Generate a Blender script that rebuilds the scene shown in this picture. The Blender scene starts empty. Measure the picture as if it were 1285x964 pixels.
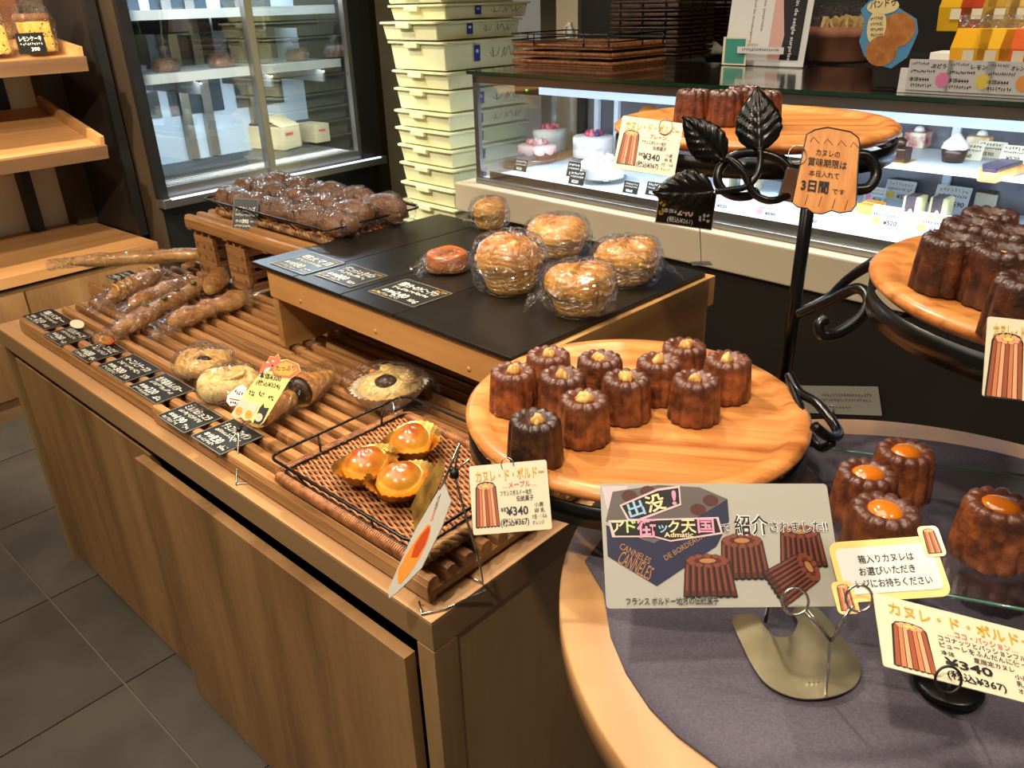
import bpy, math, random
from mathutils import Vector, Matrix, noise
random.seed(7)
PI=math.pi; C=bpy.context.scene.collection; SC=bpy.context.scene
# ------------------------------------------------------------------ camera
FPX=997.8; CAMZ=1.5
p_,r_=math.radians(25.8),math.radians(-1.69)
FW=Vector((0,math.cos(p_),-math.sin(p_))); rt=Vector((1,0,0)); up=rt.cross(FW)
RT=rt*math.cos(r_)+up*math.sin(r_); UP=-rt*math.sin(r_)+up*math.cos(r_)
cam=bpy.data.objects.new('camera',bpy.data.cameras.new('camera')); C.objects.link(cam)
cam.data.sensor_width=36; cam.data.lens=FPX/1285*36; cam.data.clip_start=.02
cam.matrix_world=Matrix(((RT.x,UP.x,-FW.x,0),(RT.y,UP.y,-FW.y,0),(RT.z,UP.z,-FW.z,CAMZ),(0,0,0,1)))
SC.camera=cam
CO=Vector((0,0,CAMZ))
# ------------------------------------------------------------------ world, exposure
SC.view_settings.view_transform='Standard'; SC.view_settings.look='None'
SC.view_settings.gamma=1; SC.view_settings.exposure=0.30; SC.view_settings.use_curve_mapping=False
W=bpy.data.worlds.new('world'); SC.world=W; W.use_nodes=True
W.node_tree.nodes['Background'].inputs[0].default_value=(1,.88,.74,1)
W.node_tree.nodes['Background'].inputs[1].default_value=.16
# ------------------------------------------------------------------ ceiling lamps, plus spots added to brighten the left shelves
def spot(loc,tgt,power,size=75,blend=.6,r=.04,col=(1,.87,.67)):
    l=bpy.data.lights.new('spot_light','SPOT'); l.energy=power; l.spot_size=math.radians(size); l.spot_blend=blend
    l.shadow_soft_size=r; l.color=col
    o=bpy.data.objects.new('spot_light',l); C.objects.link(o); o.location=loc
    o.rotation_euler=(Vector(tgt)-Vector(loc)).to_track_quat('-Z','Y').to_euler(); return o
def area(loc,tgt,power,sx,sy,col=(1,.88,.72)):
    l=bpy.data.lights.new('area_light','AREA'); l.energy=power; l.shape='RECTANGLE'; l.size=sx; l.size_y=sy; l.color=col
    o=bpy.data.objects.new('area_light',l); C.objects.link(o); o.location=loc
    o.rotation_euler=(Vector(tgt)-Vector(loc)).to_track_quat('-Z','Y').to_euler(); return o
spot((-.55,1.75,2.62),(.15,.85,1.0),85,70)
spot((-1.7,1.1,2.62),(-.8,1.6,.8),135,75)
spot((-.35,-.15,2.62),(.05,1.0,.5),70,60)
spot((.9,.2,2.62),(.6,.7,1.0),34,65)
spot((.2,2.0,2.62),(.1,1.5,1.0),62,65)
spot((-1.9,2.1,2.62),(-1.85,3.7,.8),300,85)
spot((-.9,1.6,2.62),(-1.9,3.6,1.1),150,50)  # added spot, brightens the sloping shelves from the front
spot((-.9,.3,2.5),(-2.15,4.1,.95),330,34)  # added narrow spot, brightens the cream wall behind the shelves
spot((.9,2.0,2.62),(1.2,2.6,1.0),55,80)
spot((-1.3,3.3,2.62),(-.1,3.9,1.0),95,80)
area((-.4,.9,2.6),(-.3,1.5,0),24,1.6,1.2)

# ------------------------------------------------------------------ placing helpers
def ray(px,py): return FW+RT*((px-642.5)/FPX)-UP*((py-482)/FPX)
def at(px,py,z):
    d=ray(px,py); return CO+d*((z-CAMZ)/d.z)
def dep(px,py,d): return CO+ray(px,py)*d
def onplane(px,py,n,v):
    d=ray(px,py); n=Vector((n[0],n[1],0)); return CO+d*(v/(d.x*n.x+d.y*n.y))
class Fr:
    def __init__(s,o,yaw):
        s.o=Vector((o[0],o[1],0)); s.yaw=math.radians(yaw)
        s.b=Vector((math.cos(s.yaw),math.sin(s.yaw),0)); s.a=Vector((-math.sin(s.yaw),math.cos(s.yaw),0))
    def w(s,x,y,z=0): return s.o+s.b*x+s.a*y+Vector((0,0,z))
    def l(s,P): d=P-s.o; return Vector((d.dot(s.b),d.dot(s.a),P.z))
    def at(s,px,py,z): return s.l(at(px,py,z))
    def onx(s,px,py,x): return s.l(onplane(px,py,s.b,s.o.dot(s.b)+x))
    def ony(s,px,py,y): return s.l(onplane(px,py,s.a,s.o.dot(s.a)+y))
CF=Fr((-.116,.811),46.9)     # counter frame: x into the counter, y along it
RF=Fr((.0128,1.136),45)      # riser frame
SF=Fr((0,0),48.9)            # left wall shelves and refrigerator
KF=Fr((0,0),43.8)            # cake case
TF=Fr((0,0),47.3)            # floor tiles

# ------------------------------------------------------------------ mesh builder
class MB:
    def __init__(s): s.v=[]; s.f=[]; s.s=[]
    def add(s,vs,fs,sm=False,M=None):
        n=len(s.v)
        s.v+= [tuple(M@Vector(v)) for v in vs] if M is not None else [tuple(v) for v in vs]
        s.f+=[tuple(i+n for i in f) for f in fs]; s.s+=[sm]*len(fs); return s
    def box(s,x0,y0,z0,x1,y1,z1,M=None):
        vs=[(x,y,z) for z in (z0,z1) for y in (y0,y1) for x in (x0,x1)]
        return s.add(vs,[(0,2,3,1),(4,5,7,6),(0,1,5,4),(2,6,7,3),(0,4,6,2),(1,3,7,5)],False,M)
    def tube(s,pts,r,n=6,closed=False,M=None):
        P=[Vector(p) for p in pts]; m=len(P); rs=r if isinstance(r,(list,tuple)) else [r]*m
        vs=[];fs=[]; up=None
        for i in range(m):
            if closed: t=P[(i+1)%m]-P[i-1]
            else: t=P[min(i+1,m-1)]-P[max(i-1,0)]
            if t.length<1e-9: t=Vector((0,0,1))
            t.normalize()
            if up is None:
                up=Vector((0,0,1)) if abs(t.z)<.9 else Vector((1,0,0))
            u=up-t*up.dot(t)
            if u.length<1e-6: u=t.orthogonal()
            u.normalize(); up=u; w=t.cross(u)
            for k in range(n):
                a=2*PI*k/n; vs.append(P[i]+(u*math.cos(a)+w*math.sin(a))*rs[i])
        for i in range(m if closed else m-1):
            j=(i+1)%m
            for k in range(n): fs.append((i*n+k,i*n+(k+1)%n,j*n+(k+1)%n,j*n+k))
        if not closed: fs.append(tuple(range(n))[::-1]); fs.append(tuple((m-1)*n+k for k in range(n)))
        return s.add(vs,fs,True,M)
    def lathe(s,prof,n=32,M=None,fn=None):
        vs=[];fs=[]; m=len(prof)
        for i,(r,z) in enumerate(prof):
            for k in range(n):
                a=2*PI*k/n; rr,zz=(fn(r,z,a) if fn else (r,z)); vs.append((rr*math.cos(a),rr*math.sin(a),zz))
        for i in range(m-1):
            for k in range(n): fs.append((i*n+k,i*n+(k+1)%n,(i+1)*n+(k+1)%n,(i+1)*n+k))
        if prof[0][0]>1e-6: fs.append(tuple(range(n))[::-1])
        if prof[-1][0]>1e-6: fs.append(tuple((m-1)*n+k for k in range(n)))
        return s.add(vs,fs,True,M)
    def prism(s,pts,z0,z1,M=None):
        n=len(pts); vs=[(x,y,z0) for x,y in pts]+[(x,y,z1) for x,y in pts]
        fs=[tuple(range(n))[::-1],tuple(range(n,2*n))]+[(i,(i+1)%n,(i+1)%n+n,i+n) for i in range(n)]
        return s.add(vs,fs,False,M)
    def poly(s,pts,z=0): return s.add([(x,y,z) for x,y in pts],[tuple(range(len(pts)))])
    def build(s,name,mat,parent=None,bevel=0,loc=None,rotz=0):
        me=bpy.data.meshes.new(name); me.from_pydata(s.v,[],s.f); me.materials.append(mat)
        me.polygons.foreach_set('use_smooth',s.s); me.update()
        o=bpy.data.objects.new(name,me); C.objects.link(o)
        if parent: o.parent=parent
        if loc is not None: o.location=loc
        if rotz: o.rotation_euler=(0,0,rotz)
        if bevel:
            b=o.modifiers.new('bevel','BEVEL'); b.width=bevel; b.segments=2; b.limit_method='ANGLE'
        return o
def tag(o,label=None,cat=None,group=None,kind=None):
    if label: o['label']=label
    if cat: o['category']=cat
    if group: o['group']=group
    if kind: o['kind']=kind
    return o
def thing(name,label,cat,loc=(0,0,0),rotz=0,group=None):
    o=bpy.data.objects.new(name,None); C.objects.link(o); o.empty_display_size=.02
    o.location=loc; o.rotation_euler=(0,0,rotz); return tag(o,label,cat,group)
def struct(o): o['kind']='structure'; return o
def copy_tree(o,parent=None):
    c=o.copy(); C.objects.link(c)
    if parent: c.parent=parent
    for ch in o.children: copy_tree(ch,c)
    return c
def smooth_path(pts,k=6,closed=False):
    P=[Vector(p) for p in pts]; n=len(P); out=[]
    rng=range(n if closed else n-1)
    for i in rng:
        if closed: a,b,c,d=P[i-1],P[i],P[(i+1)%n],P[(i+2)%n]
        else: a,b,c,d=P[max(i-1,0)],P[i],P[i+1],P[min(i+2,n-1)]
        for j in range(k):
            t=j/k; out.append(.5*((2*b)+(c-a)*t+(2*a-5*b+4*c-d)*t*t+(3*b-a-3*c+d)*t**3))
    if not closed: out.append(P[-1])
    return out
def rrect(x0,y0,x1,y1,r,z=0,k=4):
    out=[]
    for cx,cy,a0 in ((x1-r,y0+r,-PI/2),(x1-r,y1-r,0),(x0+r,y1-r,PI/2),(x0+r,y0+r,PI)):
        for i in range(k+1): a=a0+PI/2*i/k; out.append((cx+r*math.cos(a),cy+r*math.sin(a),z))
    return out
def ell(cx,cy,rx,ry,n=20,a0=0): return [(cx+rx*math.cos(2*PI*i/n)*math.cos(a0)-ry*math.sin(2*PI*i/n)*math.sin(a0),cy+rx*math.cos(2*PI*i/n)*math.sin(a0)+ry*math.sin(2*PI*i/n)*math.cos(a0)) for i in range(n)]

# ------------------------------------------------------------------ materials
def s2l(c):
    return tuple(((x/255)/12.92 if x/255<=.04045 else ((x/255+.055)/1.055)**2.4) for x in c)
def newmat(name):
    m=bpy.data.materials.new(name); m.use_nodes=True; nt=m.node_tree; b=nt.nodes['Principled BSDF']; return m,nt,b
def mat(name,c,rough=.5,metal=0,spec=.5,c2=None,nscale=8,nmap=(1,1,1),bump=0,bscale=60,coat=0,emit=0,trans=0,lo=.35,hi=.65,detail=4,vary=0,bdist=.002):
    m,nt,b=newmat(name); c=s2l(c); N=nt.nodes; L=nt.links
    b.inputs['Roughness'].default_value=rough; b.inputs['Metallic'].default_value=metal
    b.inputs['Specular IOR Level'].default_value=spec; b.inputs['Coat Weight'].default_value=coat
    b.inputs['Coat Roughness'].default_value=.15
    b.inputs['Base Color'].default_value=(*c,1)
    if trans: b.inputs['Transmission Weight'].default_value=trans
    tc=N.new('ShaderNodeTexCoord'); mp=N.new('ShaderNodeMapping'); mp.inputs['Scale'].default_value=nmap
    L.new(tc.outputs['Object'],mp.inputs[0])
    out=None
    if c2:
        oi=N.new('ShaderNodeObjectInfo'); ad=N.new('ShaderNodeVectorMath'); ad.operation='ADD'
        mu=N.new('ShaderNodeMath'); mu.operation='MULTIPLY'; mu.inputs[1].default_value=17
        L.new(oi.outputs['Random'],mu.inputs[0]); L.new(mp.outputs[0],ad.inputs[0]); L.new(mu.outputs[0],ad.inputs[1])
        n=N.new('ShaderNodeTexNoise'); n.inputs['Scale'].default_value=nscale; n.inputs['Detail'].default_value=detail
        L.new(ad.outputs[0],n.inputs[0])
        r=N.new('ShaderNodeValToRGB'); r.color_ramp.elements[0].position=lo; r.color_ramp.elements[1].position=hi
        r.color_ramp.elements[0].color=(*c,1); r.color_ramp.elements[1].color=(*s2l(c2),1)
        L.new(n.outputs[0],r.inputs[0]); out=r.outputs[0]
        if vary:
            h=N.new('ShaderNodeHueSaturation'); ma=N.new('ShaderNodeMapRange'); ma.inputs[3].default_value=1-vary; ma.inputs[4].default_value=1+vary
            L.new(oi.outputs['Random'],ma.inputs[0]); L.new(ma.outputs[0],h.inputs['Value']); L.new(out,h.inputs['Color']); out=h.outputs[0]
        L.new(out,b.inputs['Base Color'])
    if bump:
        n2=N.new('ShaderNodeTexNoise'); n2.inputs['Scale'].default_value=bscale; n2.inputs['Detail'].default_value=5
        L.new(mp.outputs[0],n2.inputs[0]); bp=N.new('ShaderNodeBump'); bp.inputs['Strength'].default_value=bump; bp.inputs['Distance'].default_value=bdist
        L.new(n2.outputs[0],bp.inputs['Height']); L.new(bp.outputs[0],b.inputs['Normal'])
    if emit:
        b.inputs['Emission Color'].default_value=(*c,1); b.inputs['Emission Strength'].default_value=emit
    return m
def wood(name,c1,c2,c3,axis='x',scale=9,stretch=14,rough=.45,coat=0,vary=.12,dist=1.2,bump=.08):
    """grain running along `axis` of the object's own frame"""
    m,nt,b=newmat(name); N=nt.nodes; L=nt.links
    b.inputs['Roughness'].default_value=rough; b.inputs['Coat Weight'].default_value=coat; b.inputs['Coat Roughness'].default_value=.2
    b.inputs['Specular IOR Level'].default_value=.4
    tc=N.new('ShaderNodeTexCoord'); oi=N.new('ShaderNodeObjectInfo'); mu=N.new('ShaderNodeMath'); mu.operation='MULTIPLY'; mu.inputs[1].default_value=31
    ad=N.new('ShaderNodeVectorMath'); ad.operation='ADD'; L.new(oi.outputs['Random'],mu.inputs[0]); L.new(tc.outputs['Object'],ad.inputs[0]); L.new(mu.outputs[0],ad.inputs[1])
    mp=N.new('ShaderNodeMapping'); s=[1,1,1]; s['xyz'.index(axis)]=1/stretch; mp.inputs['Scale'].default_value=s; L.new(ad.outputs[0],mp.inputs[0])
    n=N.new('ShaderNodeTexNoise'); n.inputs['Scale'].default_value=scale; n.inputs['Detail'].default_value=3; n.inputs['Distortion'].default_value=dist; L.new(mp.outputs[0],n.inputs[0])
    f=N.new('ShaderNodeTexNoise'); f.inputs['Scale'].default_value=scale*14; f.inputs['Detail'].default_value=4; L.new(mp.outputs[0],f.inputs[0])
    mx=N.new('ShaderNodeMath'); mx.operation='MULTIPLY_ADD'; mx.inputs[1].default_value=.28; L.new(f.outputs[0],mx.inputs[0]); L.new(n.outputs[0],mx.inputs[2])
    r=N.new('ShaderNodeValToRGB'); e=r.color_ramp.elements; e[0].position=.42; e[1].position=.86; e[0].color=(*s2l(c1),1); e[1].color=(*s2l(c3),1)
    x=e.new(.62); x.color=(*s2l(c2),1); L.new(mx.outputs[0],r.inputs[0])
    h=N.new('ShaderNodeHueSaturation'); ma=N.new('ShaderNodeMapRange'); ma.inputs[3].default_value=1-vary; ma.inputs[4].default_value=1+vary
    L.new(oi.outputs['Random'],ma.inputs[0]); L.new(ma.outputs[0],h.inputs['Value']); L.new(r.outputs[0],h.inputs['Color']); L.new(h.outputs[0],b.inputs['Base Color'])
    bp=N.new('ShaderNodeBump'); bp.inputs['Strength'].default_value=bump; bp.inputs['Distance'].default_value=.001; L.new(f.outputs[0],bp.inputs['Height']); L.new(bp.outputs[0],b.inputs['Normal'])
    return m
def glassy(name,tint=(1,1,1),gloss=.08,rough=.02,bump=0,bscale=40,fres=True,bdist=.004):
    """thin clear sheet: see-through with mirror-like reflection growing at grazing angles"""
    m,nt,b=newmat(name); N=nt.nodes; L=nt.links; N.remove(b); out=N['Material Output']
    t=N.new('ShaderNodeBsdfTransparent'); t.inputs[0].default_value=(*tint,1); g=N.new('ShaderNodeBsdfGlossy'); g.inputs['Roughness'].default_value=rough
    mx=N.new('ShaderNodeMixShader'); fr=N.new('ShaderNodeLayerWeight'); fr.inputs['Blend'].default_value=.25
    mr=N.new('ShaderNodeMapRange'); mr.inputs[3].default_value=gloss; mr.inputs[4].default_value=min(1,gloss+.55)
    L.new(fr.outputs['Facing'],mr.inputs[0]); L.new(mr.outputs[0],mx.inputs[0]); L.new(t.outputs[0],mx.inputs[1]); L.new(g.outputs[0],mx.inputs[2]); L.new(mx.outputs[0],out.inputs[0])
    if bump:
        tc=N.new('ShaderNodeTexCoord'); n=N.new('ShaderNodeTexNoise'); n.inputs['Scale'].default_value=bscale; n.inputs['Detail'].default_value=2; n.inputs['Distortion'].default_value=1.6
        bp=N.new('ShaderNodeBump'); bp.inputs['Strength'].default_value=bump; bp.inputs['Distance'].default_value=bdist
        L.new(tc.outputs['Object'],n.inputs[0]); L.new(n.outputs[0],bp.inputs['Height']); L.new(bp.outputs[0],g.inputs['Normal']); L.new(bp.outputs[0],fr.inputs['Normal'])
    return m
def bread(name,c_low,c_top,rough=.38,coat=.25,nscale=9,bump=.35,zlo=0,zhi=.05,bscale=45,layers=0):
    """baked crust: browner towards the loaf's own top, blotched"""
    m,nt,b=newmat(name); N=nt.nodes; L=nt.links
    b.inputs['Roughness'].default_value=rough; b.inputs['Coat Weight'].default_value=coat; b.inputs['Coat Roughness'].default_value=.2
    tc=N.new('ShaderNodeTexCoord'); sx=N.new('ShaderNodeSeparateXYZ'); L.new(tc.outputs['Object'],sx.inputs[0])
    mr=N.new('ShaderNodeMapRange'); mr.inputs[1].default_value=zlo; mr.inputs[2].default_value=zhi; L.new(sx.outputs[2],mr.inputs[0])
    oi=N.new('ShaderNodeObjectInfo'); mu=N.new('ShaderNodeMath'); mu.operation='MULTIPLY'; mu.inputs[1].default_value=9; L.new(oi.outputs['Random'],mu.inputs[0])
    ad=N.new('ShaderNodeVectorMath'); L.new(tc.outputs['Object'],ad.inputs[0]); L.new(mu.outputs[0],ad.inputs[1])
    n=N.new('ShaderNodeTexNoise'); n.inputs['Scale'].default_value=nscale*3; n.inputs['Detail'].default_value=4; L.new(ad.outputs[0],n.inputs[0])
    s=N.new('ShaderNodeMath'); s.operation='MULTIPLY_ADD'; s.inputs[1].default_value=1.5; L.new(n.outputs[0],s.inputs[0]); L.new(mr.outputs[0],s.inputs[2])
    r=N.new('ShaderNodeValToRGB'); e=r.color_ramp.elements; e[0].position=.42; e[1].position=.98; e[0].color=(*s2l(c_low),1); e[1].color=(*s2l(c_top),1)
    d=N.new('ShaderNodeMath'); d.operation='MULTIPLY'; d.inputs[1].default_value=.55; L.new(s.outputs[0],d.inputs[0]); L.new(d.outputs[0],r.inputs[0])
    L.new(r.outputs[0],b.inputs['Base Color'])
    n2=N.new('ShaderNodeTexNoise'); n2.inputs['Scale'].default_value=bscale; n2.inputs['Detail'].default_value=6; L.new(tc.outputs['Object'],n2.inputs[0]); hgt=n2.outputs[0]
    if layers:
        w=N.new('ShaderNodeTexWave'); w.bands_direction='Z'; w.inputs['Scale'].default_value=layers; w.inputs['Distortion'].default_value=14; w.inputs['Detail'].default_value=3; w.inputs['Detail Scale'].default_value=.6
        L.new(tc.outputs['Object'],w.inputs[0]); hgt=w.outputs[1]
        mx=N.new('ShaderNodeMix'); mx.data_type='RGBA'; mx.blend_type='MULTIPLY'; mx.inputs[0].default_value=.55
        rr=N.new('ShaderNodeValToRGB'); rr.color_ramp.elements[0].color=(.82,.70,.52,1); rr.color_ramp.elements[1].color=(1,1,1,1); rr.color_ramp.elements[1].position=.4
        L.new(hgt,rr.inputs[0]); L.new(r.outputs[0],mx.inputs[6]); L.new(rr.outputs[0],mx.inputs[7]); L.new(mx.outputs[2],b.inputs['Base Color'])
    bp=N.new('ShaderNodeBump'); bp.inputs['Strength'].default_value=bump; bp.inputs['Distance'].default_value=.003; L.new(hgt,bp.inputs['Height']); L.new(bp.outputs[0],b.inputs['Normal'])
    return m
M={}
M['counter_top']=wood('counter_top',(196,152,106),(186,141,95),(166,122,78),'y',5,12,.42,.05,0.02)
M['counter_edge']=wood('counter_edge',(150,118,82),(140,108,72),(124,94,60),'y',5,12,.5,0,.02)
M['counter_panel']=wood('counter_panel',(160,122,78),(141,104,64),(112,80,47),'z',7,9,.5,0,.04,.6)
M['end_panel']=wood('end_panel',(168,134,92),(156,122,80),(134,100,62),'z',5,9,.5,0,.03,.6)
M['shelf_wood']=wood('shelf_wood',(196,150,98),(178,130,80),(150,104,62),'x',5,10,.4,.05,.03)
M['shelf_edge']=wood('shelf_edge',(134,98,66),(122,88,58),(104,74,48),'x',5,10,.5,0,.03)
M['slat']=wood('slat',(182,134,86),(164,114,68),(118,78,42),'y',44,22,.4,.12,.16)
M['slatx']=wood('slatx',(176,128,82),(156,108,64),(116,76,42),'x',44,22,.4,.12,.16)
M['riser']=wood('riser',(204,156,94),(194,142,82),(172,120,66),'y',5,9,.4,.12,.03)
M['riserx']=wood('riserx',(188,144,88),(168,124,72),(138,98,54),'x',9,9,.42,.12,.03)
M['plate']=wood('plate',(216,150,86),(198,126,64),(150,84,36),'x',52,30,.34,.3,.03,.5)
M['table']=wood('table',(206,164,110),(196,150,98),(178,130,82),'y',5,9,.4,.1,.02)
M['slab']=mat('slab',(19,16,13),.3,spec=.32,c2=(30,26,21),nscale=7,bump=.05,bscale=25)
M['iron']=mat('iron',(14,13,12),.28,.4,.6,bump=.06,bscale=90)
M['leaf']=mat('leaf',(24,22,20),.27,.65,.6)
M['chrome']=mat('chrome',(200,196,188),.18,1)
M['silver']=mat('silver',(236,226,190),.26,.9,c2=(206,196,156),nscale=30,bump=.1,bscale=50)
M['steel']=mat('steel',(150,146,140),.3,.9)
M['black']=mat('black',(17,16,15),.45)
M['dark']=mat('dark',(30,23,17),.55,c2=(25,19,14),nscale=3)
M['darkbrown']=mat('darkbrown',(62,48,32),.5,c2=(52,40,27),nscale=2)
M['cream_wall']=mat('cream_wall',(226,214,182),.8,c2=(214,200,166),nscale=4)
M['greige']=mat('greige',(128,118,98),.8,c2=(118,108,90),nscale=3)
M['ceiling']=mat('ceiling',(190,180,165),.8)
M['tile']=mat('tile',(78,72,63),.55,c2=(62,57,50),nscale=5,bump=.12,bscale=40,vary=.08)
M['grout']=mat('grout',(98,90,78),.8)
M['base_cream']=mat('base_cream',(200,184,156),.4)
M['white']=mat('white',(236,234,228),.5)
M['tote']=mat('tote',(226,224,178),.45,c2=(216,213,164),nscale=4,vary=.03)
M['blue']=mat('blue',(38,52,140),.5)
M['wicker']=mat('wicker',(184,120,68),.42,c2=(128,74,36),nscale=60,coat=.2,bump=.3,bscale=120,vary=.05)
M['wicker_pale']=mat('wicker_pale',(178,132,78),.5,c2=(84,52,26),nscale=50,bump=.3,bscale=100)
M['wicker_dark']=mat('wicker_dark',(84,52,32),.5,c2=(44,27,18),nscale=40,bump=.3,bscale=100)
M['canele']=None
M['walnut']=mat('walnut',(226,180,106),.5,c2=(196,140,70),nscale=120,bump=.6,bscale=200)
M['jam']=mat('jam',(206,112,24),.12,coat=1)
M['plastic']=glassy('plastic',(.97,.97,.97),.10,.10,1.0,34,bdist=.045)
M['glass']=glassy('glass',(.96,.98,.97),.05,.01)
M['glass_green']=mat('glass_green',(10,60,40),.1,coat=.5)
M['glass_top']=mat('glass_top',(20,22,22),.04,spec=.9,coat=1)
M['cloth']=mat('cloth',(98,90,104),.85,c2=(84,77,90),nscale=400,bump=.4,bscale=900,detail=2)
M['card']=mat('card',(222,211,182),.4,coat=.4)
M['card_white']=mat('card_white',(212,210,206),.5,coat=.2)
M['card_grey']=mat('card_grey',(172,168,158),.5)
M['card_black']=mat('card_black',(26,25,20),.42,coat=.15)
M['laminate']=mat('laminate',(150,146,134),.25,coat=.5)
M['gold_ink']=mat('gold_ink',(196,158,40),.5)
M['pic_yellow']=mat('pic_yellow',(236,206,90),.6)
M['red_ink']=mat('red_ink',(206,74,44),.6)
M['black_ink']=mat('black_ink',(22,20,24),.6)
M['navy_ink']=mat('navy_ink',(34,34,60),.6)
M['chalk']=mat('chalk',(238,234,220),.7)
M['can_mid']=mat('can_mid',(204,120,76),.6); M['can_dark']=mat('can_dark',(156,78,44),.6); M['can_light']=mat('can_light',(226,160,120),.6)
M['foil']=mat('foil',(240,202,116),.32,1,bump=.2,bscale=30)
M['foil_silver']=mat('foil_silver',(222,214,190),.2,1)
M['choc']=mat('choc',(52,30,18),.35)
M['carton']=mat('carton',(208,190,150),.7,c2=(198,180,140),nscale=6)
M['led']=mat('led',(225,238,255),.5,emit=7)
M['led_soft']=mat('led_soft',(200,222,255),.5,emit=1.1)
M['cool_white']=mat('cool_white',(214,224,232),.4)
def canele_mat():
    m,nt,b=newmat('canele'); N=nt.nodes; L=nt.links
    b.inputs['Roughness'].default_value=.4; b.inputs['Coat Weight'].default_value=.22; b.inputs['Coat Roughness'].default_value=.22
    tc=N.new('ShaderNodeTexCoord'); n=N.new('ShaderNodeTexNoise'); n.inputs['Scale'].default_value=70; n.inputs['Detail'].default_value=6
    oi=N.new('ShaderNodeObjectInfo'); mu=N.new('ShaderNodeMath'); mu.operation='MULTIPLY'; mu.inputs[1].default_value=9; ad=N.new('ShaderNodeVectorMath')
    L.new(oi.outputs['Random'],mu.inputs[0]); L.new(tc.outputs['Object'],ad.inputs[0]); L.new(mu.outputs[0],ad.inputs[1]); L.new(ad.outputs[0],n.inputs[0])
    r=N.new('ShaderNodeValToRGB'); e=r.color_ramp.elements; e[0].position=.36; e[1].position=.7; e[0].color=(*s2l((84,44,28)),1); e[1].color=(*s2l((168,98,52)),1); L.new(n.outputs[0],r.inputs[0])
    # crown (the side against the mould's bottom) is always baked darker; obj.color tints the whole piece
    sx=N.new('ShaderNodeSeparateXYZ'); L.new(tc.outputs['Object'],sx.inputs[0]); mr=N.new('ShaderNodeMapRange'); mr.inputs[1].default_value=.034; mr.inputs[2].default_value=.05
    L.new(sx.outputs[2],mr.inputs[0]); mx=N.new('ShaderNodeMix'); mx.data_type='RGBA'; L.new(mr.outputs[0],mx.inputs[0]); L.new(r.outputs[0],mx.inputs[6]); mx.inputs[7].default_value=(*s2l((92,52,36)),1)
    m2=N.new('ShaderNodeMix'); m2.data_type='RGBA'; m2.blend_type='MULTIPLY'; m2.inputs[0].default_value=1; L.new(mx.outputs[2],m2.inputs[6]); L.new(oi.outputs['Color'],m2.inputs[7]); L.new(m2.outputs[2],b.inputs['Base Color'])
    n2=N.new('ShaderNodeTexNoise'); n2.inputs['Scale'].default_value=170; n2.inputs['Detail'].default_value=5; L.new(tc.outputs['Object'],n2.inputs[0])
    bp=N.new('ShaderNodeBump'); bp.inputs['Strength'].default_value=.9; bp.inputs['Distance'].default_value=.0022; L.new(n2.outputs[0],bp.inputs['Height']); L.new(bp.outputs[0],b.inputs['Normal'])
    return m
M['canele']=canele_mat()
M['loaf']=bread('loaf',(234,184,102),(178,108,46))
M['loaf_pale']=bread('loaf_pale',(238,196,116),(220,164,84),bump=.06,coat=.15,nscale=3)
M['loaf_white']=bread('loaf_white',(242,214,146),(232,194,118),bump=.05,coat=.05,rough=.45,nscale=3)
M['loaf_dark']=bread('loaf_dark',(166,116,72),(116,74,42),bump=.5,coat=.05,rough=.55)
M['laminated']=bread('laminated',(232,178,90),(190,116,46),bump=.28,zlo=.03,zhi=.11,coat=.35,rough=.35,layers=30)
M['caramel']=bread('caramel',(206,134,66),(158,82,34),coat=.3,rough=.3,bump=.2,zlo=0,zhi=.03)
M['tart']=bread('tart',(230,170,56),(150,64,16),coat=.4,rough=.22,bump=.35,zlo=.018,zhi=.054,nscale=9,bscale=60)

# ------------------------------------------------------------------ lettering
TX=[]
def text(parent,s,x,y,size,m,w=None,bold=0,rot=0,z=.0006,align='LEFT',label=None):
    cu=bpy.data.curves.new('lettering','FONT'); cu.body=s; cu.size=size; cu.resolution_u=2; cu.offset=bold*size; cu.materials.append(M[m])
    o=bpy.data.objects.new('lettering',cu); C.objects.link(o); o.parent=parent; o.location=(x,y,z); o.rotation_euler=(0,0,rot)
    TX.append((o,w,align,label)); return o
def convert_text():
    dg=bpy.context.evaluated_depsgraph_get(); dg.update()
    for o,w,al,label in TX:
        me=bpy.data.meshes.new_from_object(o.evaluated_get(dg))
        if len(me.vertices)==0: bpy.data.objects.remove(o); continue
        xs=[v.co.x for v in me.vertices]; x0,x1=min(xs),max(xs); k=(w/(x1-x0)) if w else 1
        off=-(x0+x1)/2 if al=='CENTER' else -x0
        for v in me.vertices: v.co.x=(v.co.x+off)*k
        n=bpy.data.objects.new('lettering',me); C.objects.link(n); n.parent=o.parent; n.location=o.location; n.rotation_euler=o.rotation_euler
        if label: n['label']=label
        bpy.data.objects.remove(o)
def flat(parent,pts,m,z=.0003,name='printed_shape'):
    return MB().poly(pts,z).build(name,M[m],parent)
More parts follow.
